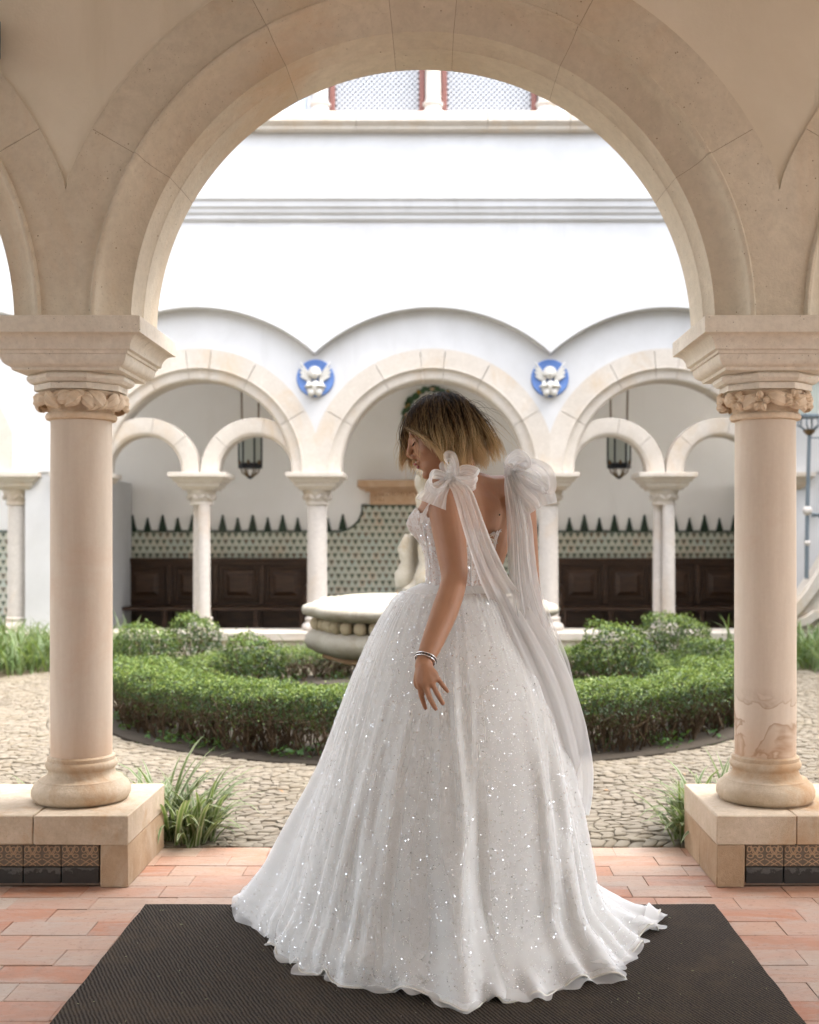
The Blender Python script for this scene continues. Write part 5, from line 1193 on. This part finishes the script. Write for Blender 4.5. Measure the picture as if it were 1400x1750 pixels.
# hair: strands combed from a centre parting, hanging under gravity
def make_hair(n, seed, lift, name, wid, lo=0.19, hi=0.27, wild=1.0, clump=0.52):
    g = np.random.default_rng(seed)
    d = g.normal(0, 1, (n*3, 3)); d /= np.linalg.norm(d, axis=1)[:, None]
    ok = (d[:, 2] > -0.28) & ~((d[:, 0] > 0.50) & (d[:, 2] < 0.52)) & ~((d[:, 2] < 0.05) & (d[:, 0] > 0.12)); d = d[ok][:n]; n = len(d)
    cen = H(-0.010, 0, 0.028); rad = np.array([0.106, 0.086, 0.100]) + lift
    B = np.stack([hf, hl, hu])
    root = cen + (d*rad) @ B
    side = np.sign(d[:, 1] + g.normal(0, 0.03, n)); side[side == 0] = 1
    # combed direction at the root: away from the parting, slightly back
    far = side < 0
    comb = np.stack([np.where(far, -0.15 + 0.55*(d[:, 0] > 0.25), -0.55 - 0.35*(d[:, 0] > 0.2)), side*1.0, 0.30*np.ones(n)], 1) @ B
    nst = 15; L = g.uniform(lo, hi, n)*g.uniform(0.82, 1.06, n); frontlock = (d[:, 0] > 0.30); L = np.where(frontlock & (side < 0), L*0.80, L)
    # the lower the root, the shorter the hanging length (a level bob)
    L = L*np.clip(0.60 + 0.42*(d[:, 2]+0.25), 0.5, 1.05)*np.where(d[:, 0] < -0.1, 1.16, 1.0); step = L/nst
    pts = [root]; p = root.copy(); v = comb/np.linalg.norm(comb, axis=1)[:, None]
    cl_id = (np.floor((np.arctan2(d[:, 1], d[:, 0])+9)*5.0) + np.floor((d[:, 2]+3)*3.2)*37).astype(int); ph = (np.sin(cl_id*12.9898)*43758.5453) % 1.0; ph2 = (np.sin(cl_id*78.233)*12543.123) % 1.0
    wavea = 0.0060 + 0.0110*ph2; horiz = np.stack([np.cos(ph*6.28), np.sin(ph*6.28), np.zeros(n)], 1)
    flick = np.clip((p - cen) @ np.array([1.0, -0.1, 0.0])/0.08, 0, 1)             # wind lifts the hair at the back of the head
    for i in range(nst):
        t = (i+1)/nst
        v = v*0.74 + np.array([0, 0, -1.0])*0.30 + g.normal(0, 0.05, (n, 3))*wild
        q = (p - cen) @ B.T/rad; rr = np.linalg.norm(q, axis=1); out = (q/rr[:, None]/rad) @ B; out /= np.linalg.norm(out, axis=1)[:, None]
        vn = np.sum(v*out, 1); hug = np.clip(1.25-rr, 0, 0.5)*0.5
        v = v - out*np.minimum(vn, 0)[:, None]*0.9
        v += np.array([0.95, -0.15, 0.10])*(flick*(t**2)*0.36*(0.15+ph**2))[:, None]
        v += horiz*(np.cos(t*9.0+ph2*6.28)*wavea*22)[:, None]*0.55
        v /= np.linalg.norm(v, axis=1)[:, None] + 1e-9
        p = p + v*step[:, None]
        q = (p - cen) @ B.T/rad; rr = np.linalg.norm(q, axis=1); ins = rr < 1.0
        p = np.where(ins[:, None], cen + (q/np.maximum(rr, 1e-6)[:, None]*rad*(1.0+0.01*ph[:, None])) @ B, p)
        p = p + out*(0.0022*math.sin(math.pi*t)*(0.3+ph2)*(1+np.sin(ph*40)))[:, None]
        lf = (p - HC) @ hf; lu = (p - HC) @ hu; ll = (p - HC) @ hl                 # swept back so the profile shows
        lim = np.interp(lu, [-0.12, -0.05, 0.0, 0.04, 0.09], [0.012, 0.018, 0.040, 0.070, 0.12]) + 0.010*(ph-0.5)
        ex = np.where((~far) | (ll > -0.02), np.maximum(lf - lim, 0), 0); p = p - hf*(ex*0.6)[:, None] + hl*(np.minimum(ex, 0.03)*0.5*np.sign(side))[:, None]
        pts.append(p.copy())
    Pn = np.stack(pts, 1)
    cu, inv = np.unique(cl_id, return_inverse=True); acc = np.zeros((len(cu),) + Pn.shape[1:]); cnt = np.bincount(inv, minlength=len(cu))
    np.add.at(acc, inv, Pn); acc /= cnt[:, None, None]
    kt = (np.linspace(0, 1, nst+1)**1.3*clump)[None, :, None]; Pn = Pn*(1-kt) + acc[inv]*kt                                                # n, nst+1, 3
    # keep strands off the face: push those in front of the face to the sides
    tw = np.linspace(0, 1, nst+1); amp = (0.003 + 0.010*ph2)[:, None]*(tw**0.8)[None, :]
    Pn = Pn + horiz[:, None, :]*(amp*np.sin(tw[None, :]*11.0 + ph[:, None]*6.28 + g.normal(0, 0.25, (n, 1))))[:, :, None]
    T = np.gradient(Pn, axis=1); T /= np.linalg.norm(T, axis=2)[:, :, None] + 1e-9
    ref = g.normal(0, 1, (n, 1, 3)); U = np.cross(T, ref); U /= np.linalg.norm(U, axis=2)[:, :, None] + 1e-9; W = np.cross(T, U)
    tt = np.linspace(0, 1, nst+1); w = wid*g.uniform(0.6, 1.3, n)[:, None]*(1-0.75*tt[None, :]**3)
    ring = [Pn + (U*math.cos(2*math.pi*k/3) + W*math.sin(2*math.pi*k/3))*w[:, :, None] for k in range(3)]
    V = np.stack(ring, 2)                                                # n, s, 3, 3
    idx = np.arange(n*(nst+1)*3).reshape(n, nst+1, 3)
    a = idx[:, :-1, :]; b2 = idx[:, 1:, :]
    Qd = np.stack([a, np.roll(a, -1, 2), np.roll(b2, -1, 2), b2], -1).reshape(-1, 4)
    me = bpy.data.meshes.new(name); NV = n*(nst+1)*3
    me.vertices.add(NV); me.vertices.foreach_set('co', V.astype(np.float32).ravel())
    me.loops.add(Qd.size); me.loops.foreach_set('vertex_index', Qd.astype(np.int32).ravel())
    me.polygons.add(len(Qd)); me.polygons.foreach_set('loop_start', np.arange(len(Qd), dtype=np.int32)*4); me.polygons.foreach_set('loop_total', np.full(len(Qd), 4, np.int32))
    me.polygons.foreach_set('use_smooth', np.ones(len(Qd), bool))
    me.materials.append(MAT['hair']); me.update(calc_edges=True)
    at = me.attributes.new('tipness', 'FLOAT', 'POINT'); tip = np.repeat(np.broadcast_to(tt[None, :], (n, nst+1)), 3, axis=1)
    hz = V.reshape(n, (nst+1)*3, 3)[:, :, 2]; tip = np.clip(0.55*tip + 0.45*np.clip((HC[2]+0.06-hz)/0.16, 0, 1), 0, 1)
    at.data.foreach_set('value', tip.astype(np.float32).ravel()); return me
hair = link('hair', make_hair(5200, 5, 0.006, 'hair', 0.00085), person); hair['kind'] = 'stuff'
fly = link('flyaway_hair', make_hair(1100, 9, 0.012, 'flyaway_hair', 0.00042, 0.15, 0.27, 2.6, 0.0), hair); fly['kind'] = 'stuff'

# ---------------- skirt
HEM = np.array([(-.715, 4.19), (-.62, 4.02), (-.535, 3.88), (-.475, 3.72), (-.425, 3.58), (-.33, 3.47), (-.215, 3.39), (-.10, 3.33), (.02, 3.29), (.16, 3.26), (.28, 3.32), (.40, 3.42), (.50, 3.485), (.545, 3.60), (.60, 3.70), (.65, 3.80), (.70, 3.92), (.765, 4.0), (.68, 4.08),
                (.60, 4.16), (.48, 4.28), (.30, 4.40), (.05, 4.50), (-.20, 4.50), (-.45, 4.42), (-.64, 4.30)])
SC = np.array([0.055, 3.85])
ha = np.unwrap(np.arctan2(HEM[:, 1]-SC[1], HEM[:, 0]-SC[0])); hrad = np.linalg.norm(HEM-SC, axis=1)
ZL = np.array([1.145, 1.125, 1.087, 1.02, .94, .84, .74, .64, .537, .43, .317, .20, .12, .07]); RL = np.array([.112, .160, .206, .250, .293, .336, .375, .415, .458, .512, .572, .635, .678, .70])
RR = np.array([.108, .140, .172, .212, .248, .288, .318, .343, .366, .388, .407, .424, .438, .460])
def hem_r(a):
    aa = (a - ha[0]) % (2*math.pi) + ha[0]; return np.interp(aa, np.append(ha, ha[0]+2*math.pi), np.append(hrad, hrad[0]))
NA, NZ = 640, 150
ang = np.arange(NA)/NA*2*math.pi
folds = [(random.Random(21+i).uniform(0, 2*math.pi), random.Random(51+i).uniform(0.030, 0.075), random.Random(81+i).uniform(0.3, 1.0), random.Random(121+i).uniform(-0.25, 0.25), random.Random(161+i).uniform(0.0, 0.45)) for i in range(54)]
def skirt_grid(off=0.0, fold=1.0, zlift=0.0):
    G = np.zeros((NZ, NA, 3)); hr = hem_r(ang); hr = np.convolve(np.concatenate([hr[-12:], hr, hr[:12]]), np.ones(25)/25, 'valid')
    wob = np.clip((hr-0.47)/0.33, 0, 1)*np.clip(-np.cos(ang)*1.3+0.42, 0, 1)*1.08
    for i in range(NZ):
        t = i/(NZ-1); z = 1.145 - (1.145-0.07)*(t/0.90) if t < 0.90 else 0.07*(1-(t-0.90)/0.10)
        zz = max(z, 0.07); rl = np.interp(zz, ZL[::-1], RL[::-1]); r2 = np.interp(zz, ZL[::-1], RR[::-1]); base = r2 + (rl-r2)*wob
        base = np.minimum(base, np.maximum(hr*1.02, 0.40)) if False else base
        if z < 0.20:
            k = np.clip((0.20-z)/0.20, 0, 1)**2.2; base = base + (hr - base)*k
        amp = 0.004 + 0.030*np.clip((1.10-z)/0.9, 0, 1)**1.1
        f = np.zeros(NA)
        for (a0, w, s, drift, st) in folds:
            dlt = (ang - a0 - drift*(1.1-z) - 0.016*math.sin(z*6+a0*5) - 0.008*math.sin(z*13+a0*11) + math.pi) % (2*math.pi) - math.pi; on = np.clip((1.12-st-z)/0.25, 0, 1); wz = w*(0.55+0.75*(1.15-z))
            f += s*on*(np.exp(-(dlt/wz)**2) - 0.55*np.exp(-((dlt-wz*1.5)/(wz*0.8))**2))
        fine = 0.0022*np.sin(ang*61+6*np.sin(ang*7)+z*4)*np.clip((1.15-z)/0.05, 0, 1)*np.clip(1.0-(1.15-z)*3.2, 0.0, 1)
        r = base + fold*amp*f*0.72 + fine + off
        ruff = np.clip((0.075-z)/0.075, 0, 1)
        wv = np.sin(ang*17+2.6*np.sin(ang*5)) + 0.6*np.sin(ang*31+1.6*np.sin(ang*9)); r = r + ruff*0.013*wv*fold
        zo = z + ruff*np.maximum(0, 0.008+0.026*np.sin(ang*17+2.6*np.sin(ang*5)+1.5) + 0.010*np.sin(ang*31+1.6*np.sin(ang*9)+0.7))*fold
        zf = np.where(z < 0.2, 0.012*np.clip(f, -1, 1.5)*np.clip((0.2-z)/0.2, 0, 1), 0)
        G[i, :, 0] = SC[0] + r*np.cos(ang); G[i, :, 1] = SC[1] + r*np.sin(ang); G[i, :, 2] = np.maximum(zo + zf, 0.0135) + zlift
    return G
SG = skirt_grid()
skirt = link('skirt', grid_mesh('skirt', SG, MAT['skirt'], closed=True), person)
LG = SG[20:NZ-3].copy(); LG[:, :, :2] = SC + (LG[:, :, :2]-SC)*0.965; LG[:, :, 2] = np.maximum(LG[:, :, 2]-0.004, 0.0132)
link('lining', grid_mesh('lining', LG[::2, ::2], MAT['satin'], closed=True), skirt)
# sheer outer layer with its own folds, and a ruffled lace edge
OG = np.zeros_like(SG)
rr_ = np.linalg.norm(SG[:, :, :2] - SC, axis=2); sh = np.stack([np.roll(rr_[i], int(10 + 6*math.sin(i*0.05))) for i in range(NZ)]); r_new = np.maximum(rr_, 0.35*rr_ + 0.65*sh) + 0.007
OG[:, :, 0] = SC[0] + r_new*np.cos(ang)[None, :]; OG[:, :, 1] = SC[1] + r_new*np.sin(ang)[None, :]; OG[:, :, 2] = np.maximum(SG[:, :, 2] + 0.004, 0.016)
MAT['overskirt'] = m_tulle('overskirt_tulle', 0.24, (0.94, 0.94, 0.935))
link('overskirt', grid_mesh('overskirt', OG[4:NZ-2:2, ::2], MAT['overskirt'], closed=True), skirt)
NF = 1400; fa = np.arange(NF)/NF*2*math.pi; rh = np.interp(fa, np.append(ang, 2*math.pi), np.append(np.linalg.norm(SG[-1, :, :2]-SC, axis=1), np.linalg.norm(SG[-1, 0, :2]-SC))); zh = np.interp(fa, np.append(ang, 2*math.pi), np.append(SG[-1, :, 2], SG[-1, 0, 2]))
w1_ = np.sin(fa*23 + 3*np.sin(fa*7)) + 0.5*np.sin(fa*37 + 2*np.sin(fa*11)); w2_ = np.sin(fa*23 + 3*np.sin(fa*7) + 1.6) + 0.4*np.sin(fa*41); lift_ = np.clip(0.5+0.5*np.sin(fa*9+2*np.sin(fa*4)), 0, 1)
FG = np.zeros((9, NF, 3))
for i in range(9):
    u = i/8; r_ = rh - 0.040*(1-u) + 0.016*u + 0.012*u*w1_; FG[i, :, 0] = SC[0] + r_*np.cos(fa); FG[i, :, 1] = SC[1] + r_*np.sin(fa); FG[i, :, 2] = np.maximum(zh*(1-0.5*u) + 0.028*(1-u)**1.5 + u*(0.007*w2_ + 0.016*lift_*u), 0.0145)
link('hem_frill', grid_mesh('hem_frill', FG, MAT['tulle'], closed=True), skirt)
# rolled hem cord
m = MB(); hp = SG[-1][::2]; m.tube(list(hp)+[hp[0]], 0.0035, 6); m.build('hem', MAT['satin'], skirt, 80)
# sequins lying on the skirt
def sequins(n, seed, s0, s1, zpow=1.0):
    g = np.random.default_rng(seed); i = (g.random(n)**zpow*(NZ-8)).astype(int)+3; j = g.integers(0, NA, n)
    A_, B_, C_ = OG[i, j], OG[np.minimum(i+1, NZ-1), j], OG[i, (j+1) % NA]
    nn = np.cross(C_-A_, B_-A_); nn /= np.linalg.norm(nn, axis=1)[:, None]+1e-9; outw = A_ - np.append(SC, 0.4); sg = np.sign(np.sum(nn*outw, 1)); nn *= sg[:, None]
    p = A_ + (C_-A_)*g.random(n)[:, None] + (B_-A_)*g.random(n)[:, None] + nn*0.0022
    nn = nn + g.normal(0, 0.7, (n, 3)); nn /= np.linalg.norm(nn, axis=1)[:, None]; t = np.cross(nn, g.normal(0, 1, (n, 3))); t /= np.linalg.norm(t, axis=1)[:, None]; b_ = np.cross(nn, t); r = g.uniform(s0, s1, n)[:, None]
    return np.stack([p + (t*math.cos(a) + b_*math.sin(a))*r for a in np.arange(6)*math.pi/3], 1).reshape(-1, 3)
SQ = np.concatenate([sequins(26000, 3, 0.0006, 0.0011, 0.9), sequins(13000, 4, 0.0010, 0.0018, 0.8)])
q = link('sequins', quads_mesh('sequins', SQ, 6, MAT['sequin']), skirt); q['kind'] = 'stuff'

# ---------------- bodice
def top_edge(th):
    deg = abs((math.degrees(th)+180) % 360 - 180)
    return np.interp(deg, [0, 25, 50, 80, 110, 140, 165, 180], [1.352, 1.385, 1.388, 1.362, 1.338, 1.322, 1.310, 1.302])
BG = np.zeros((34, 120, 3))
for j in range(120):
    th = 2*math.pi*j/120; zt = top_edge(th) + 0.004*math.sin(j*2.1)
    for i in range(34): BG[i, j] = torso_pt(th, 1.128 + (zt-1.128)*i/33, 0.0075 + 0.0015*math.sin(i*0.0+j*0.9))
bod = link('bodice', grid_mesh('bodice', BG, MAT['bodice'], closed=True), person)
g = np.random.default_rng(8); n = 2600; i = g.integers(0, 33, n); j = g.integers(0, 120, n); A_ = BG[i, j]; p = A_ + (BG[np.minimum(i+1, 33), j]-A_)*g.random(n)[:, None] + (BG[i, (j+1) % 120]-A_)*g.random(n)[:, None]
on = p - np.stack([np.full(n, BASE[0]), np.full(n, BASE[1]), p[:, 2]], 1); on /= np.linalg.norm(on, axis=1)[:, None]; p = p + on*0.003; nn = on + g.normal(0, .5, (n, 3)); nn /= np.linalg.norm(nn, axis=1)[:, None]
t = np.cross(nn, g.normal(0, 1, (n, 3))); t /= np.linalg.norm(t, axis=1)[:, None]; b_ = np.cross(nn, t); r = g.uniform(0.0009, 0.0016, n)[:, None]
q = link('beads', quads_mesh('beads', np.stack([p + (t*math.cos(a) + b_*math.sin(a))*r for a in np.arange(6)*math.pi/3], 1).reshape(-1, 3), 6, MAT['sequin']), bod); q['kind'] = 'stuff'
# boning seams and back lacing
for deg in (-150, -115, -75, -40, 0, 40, 75, 105, 130, 152):
    th = R(deg); m = MB(); m.tube([torso_pt(th, z, 0.0088) for z in np.linspace(1.132, float(top_edge(th))-0.004, 12)], 0.0022, 5); m.build('boning', MAT['white_glaze'] if False else MAT['tulle'], bod)
m = MB()
gapG = np.array([[torso_pt(R(180+dd), z, 0.0092) for dd in np.linspace(-1, 1, 5)*(5.0+9.0*k)] for k, z in ((u, 1.135+0.165*u) for u in np.linspace(0, 1, 14))])
link('lacing_gap', grid_mesh('lacing_gap', gapG, MAT['skin']), bod)
for k in range(9):
    u0, u1 = k/9, (k+1)/9; m = MB()
    for s in (-1, 1):
        A0 = R(180 + s*(6.0+9.0*u0)); A1 = R(180 - s*(6.0+9.0*u1)); z0, z1 = 1.137+0.165*u0, 1.137+0.165*u1
        m.tube([torso_pt(A0+(A1-A0)*q_, z0+(z1-z0)*q_, 0.0115) for q_ in np.linspace(0, 1, 5)], 0.0020, 5)
    m.build('lace_cord', MAT['pearl'], bod, 80)

# ---------------- tulle bows and trailing ties
def cloth_strip(path, wdir, width, pleats, amp, ncol=26, nrow=60, seed=0, flare=None, out=None):
    path = np.array(path, float); g = np.random.default_rng(seed); m_ = len(path); u = np.linspace(0, 1, nrow); Pp = np.zeros((nrow, 3)); 
    for r_i, k in enumerate(u):
        i = min(int(k*(m_-1)), m_-2); f = k*(m_-1)-i; p0, p1, p2, p3 = path[max(i-1, 0)], path[i], path[i+1], path[min(i+2, m_-1)]
        Pp[r_i] = 0.5*((2*p1)+(-p0+p2)*f+(2*p0-5*p1+4*p2-p3)*f*f+(-p0+3*p1-3*p2+p3)*f**3)
    T = np.gradient(Pp, axis=0); T /= np.linalg.norm(T, axis=1)[:, None]+1e-9
    wd = np.array([np.interp(u, np.linspace(0, 1, len(wdir)), np.array(wdir, float)[:, k]) for k in range(3)]).T; wd -= T*np.sum(wd*T, 1)[:, None]; wd /= np.linalg.norm(wd, axis=1)[:, None]; N = np.cross(T, wd)
    W = np.interp(u, np.linspace(0, 1, len(width)), width); G = np.zeros((nrow, ncol, 3)); phs = g.uniform(0, 6.28, 4)
    for c in range(ncol):
        s = c/(ncol-1)*2-1; wv = np.sin(s*pleats*math.pi+phs[0]+1.5*np.sin(u*3+phs[1])) + 0.5*np.sin(s*pleats*2.3*math.pi+phs[2]+u*4)
        G[:, c] = Pp + wd*(W*s*0.5)[:, None] + N*(amp*wv*np.interp(u, [0, 0.15, 1], [0.3, 1, 1.1]))[:, None]
    return G
def tulle(name, parent, path, wdir, width, pleats=4, amp=0.006, seed=0, mat='tulle', **kw):
    return link(name, grid_mesh(name, cloth_strip(path, wdir, width, pleats, amp, seed=seed, **kw), MAT[mat]), parent)
def skirt_front(px, py, d=0.02):
    """point on the camera side of the skirt that the photograph shows at (px, py)"""
    Y = 3.6
    for _ in range(12):
        p = P(px, py, Y); z = max(p[2], 0.08); a = 0.5+0.5*(-(p[0]-SC[0])/0.5); a = min(max(a, 0), 1)
        rl, r2 = np.interp(z, ZL[::-1], RL[::-1]), np.interp(z, ZL[::-1], RR[::-1]); r = r2+(rl-r2)*a + 0.01
        Y = SC[1] - math.sqrt(max(r*r-(p[0]-SC[0])**2, 0.0004)) - d
    return P(px, py, Y)
camw = (1, 0.1, 0)
# shoulder where each bow is tied
kL = P(771, 818, 3.655); kR = P(872, 808, 3.86)
bowL = MB(); bowL.ball(kL, (0.022, 0.020, 0.026), 12, 8); bowL = bowL.build('shoulder_bow', MAT['tulle'], person, 80)
tulle('loop', bowL, [kL, P(762, 797, 3.65), P(768, 788, 3.645), P(774, 800, 3.63), kL], [(0.5, -0.6, 0.4)], [0.02, 0.055, 0.065, 0.05, 0.02], 2, 0.003, 1)
tulle('loop', bowL, [kL, P(740, 812, 3.63), P(733, 835, 3.62), P(748, 842, 3.61), kL], [(0.3, -0.7, 0.6)], [0.02, 0.06, 0.07, 0.06, 0.02], 2.5, 0.004, 2)
tulle('loop', bowL, [kL, P(795, 806, 3.63), P(815, 812, 3.62), P(805, 826, 3.605), kL], [(0.1, -0.5, 0.8)], [0.02, 0.05, 0.055, 0.05, 0.02], 2, 0.003, 3)
tulle('tail', bowL, [kL, P(752, 835, 3.62), P(742, 850, 3.61), P(737, 862, 3.61)], [(0.9, -0.2, -0.3)], [0.02, 0.06, 0.085, 0.10], 3, 0.004, 4)
pth = [kL, P(790, 842, 3.60), P(803, 880, 3.575), P(818, 925, 3.56), P(838, 975, 3.55), skirt_front(862, 1020, 0.04), skirt_front(890, 1075, 0.03), skirt_front(920, 1135, 0.025), skirt_front(947, 1200, 0.022), skirt_front(968, 1270, 0.015), P(984, 1340, 3.82), P(985, 1400, 3.92)]
tulle('trailing_tie', bowL, pth, [(0.95, 0.1, 0.3), (0.95, 0.15, 0.25), (0.9, 0.4, 0.2)], [0.035, 0.060, 0.066, 0.072, 0.085, 0.11, 0.14, 0.16, 0.16, 0.14, 0.10], 3, 0.006, 5, nrow=110)
bowR = MB(); bowR.ball(kR, (0.020, 0.020, 0.024), 12, 8); bowR = bowR.build('shoulder_bow', MAT['tulle'], person, 80)
tulle('loop', bowR, [kR, P(868, 792, 3.85), P(885, 785, 3.84), P(897, 797, 3.83), kR], [(0.3, -0.8, 0.5)], [0.02, 0.07, 0.09, 0.08, 0.02], 3, 0.004, 6)
tulle('loop', bowR, [kR, P(895, 800, 3.84), P(922, 815, 3.83), P(925, 845, 3.82), P(898, 835, 3.82), kR], [(0.5, -0.7, 0.4)], [0.02, 0.08, 0.12, 0.13, 0.08, 0.02], 4, 0.005, 7)
tulle('loop', bowR, [kR, P(892, 825, 3.82), P(912, 850, 3.81), P(918, 868, 3.81)], [(0.7, -0.2, 0.7)], [0.02, 0.09, 0.14, 0.13], 5, 0.006, 8)
tulle('tail', bowR, [kR, P(880, 840, 3.79), P(898, 866, 3.78), P(906, 878, 3.78)], [(0.9, -0.2, 0.4)], [0.03, 0.07, 0.09, 0.08], 4, 0.005, 9)
pth = [kR, P(882, 850, 3.79), P(889, 900, 3.77), P(892, 950, 3.76), P(897, 1000, 3.75), P(908, 1050, 3.74), P(925, 1105, 3.74), P(945, 1165, 3.75), P(961, 1225, 3.76), P(970, 1290, 3.77), P(972, 1340, 3.78)]
tulle('trailing_tie', bowR, pth, [(0.95, 0.2, 0.1), (0.95, 0.25, 0.1), (0.9, 0.4, 0.2)], [0.03, 0.070, 0.085, 0.092, 0.095, 0.10, 0.11, 0.12, 0.12, 0.10, 0.04], 5, 0.007, 10, nrow=100)
tulle('trailing_tie', bowR, [p + np.array([-0.006, -0.02, -0.01]) for p in pth[:7]], [(0.95, 0.25, 0.1)], [0.03, 0.05, 0.055, 0.06, 0.07, 0.09, 0.12], 4, 0.006, 11, mat='tulle_thin', nrow=80)
tulle('trailing_tie', bowR, [pth[1], P(893, 930, 3.80), P(905, 1010, 3.80), P(925, 1070, 3.81), P(950, 1140, 3.82), P(972, 1220, 3.83), P(983, 1290, 3.83)], [(0.9, 0.4, 0.1)], [0.04, 0.07, 0.08, 0.09, 0.10, 0.07, 0.01], 4, 0.006, 12, mat='tulle_thin', nrow=80)
# front straps from bows to the bodice
tulle('strap', bowL, [kL, P(745, 850, 3.66), P(728, 872, 3.68), P(720, 893, 3.70)], [(0.5, 0.6, 0.3)], [0.025, 0.035, 0.03, 0.03], 2, 0.002, 13)

# jewellery
m = MB(); ax = elL - wrL; ax /= np.linalg.norm(ax); ctr = wrL + ax*0.002; u_ = np.cross(ax, [0, 1.0, 0]); u_ /= np.linalg.norm(u_); w_ = np.cross(ax, u_)
br = None
for k, dz in ((0, 0.0045), (1, -0.0045)):
    m.tube([ctr + ax*dz + (u_*math.cos(a)+w_*math.sin(a))*0.0315 for a in np.linspace(0, 2*math.pi, 33)], 0.0020, 6)
br = m.build('bracelet', MAT['silver'], person, 80); 
m = MB()
for k in range(22):
    a = 2*math.pi*k/22; m.ball(ctr + (u_*math.cos(a)+w_*math.sin(a))*0.0312, (0.0035, 0.0035, 0.0028), 6, 4)
q = m.build('stones', MAT['dark'], br, 60); q['kind'] = 'stuff'
m = MB()
for k in range(40):
    a = 2*math.pi*k/40; p = nk0 + UP*(0.028 + 0.012*math.cos(a+2.2)) + Fw*0.014*1 + (Fw*math.cos(a)*0.062 + Lf*math.sin(a)*0.062); m.ball(p, 0.0036, 7, 5)
q = m.build('necklace', MAT['pearl'], person, 70)
m = MB(); m.ball(torso_pt(R(207), 1.365, 0.001), (0.003, 0.003, 0.003), 8, 6); m.build('mole', MAT['dark'], person, 70)
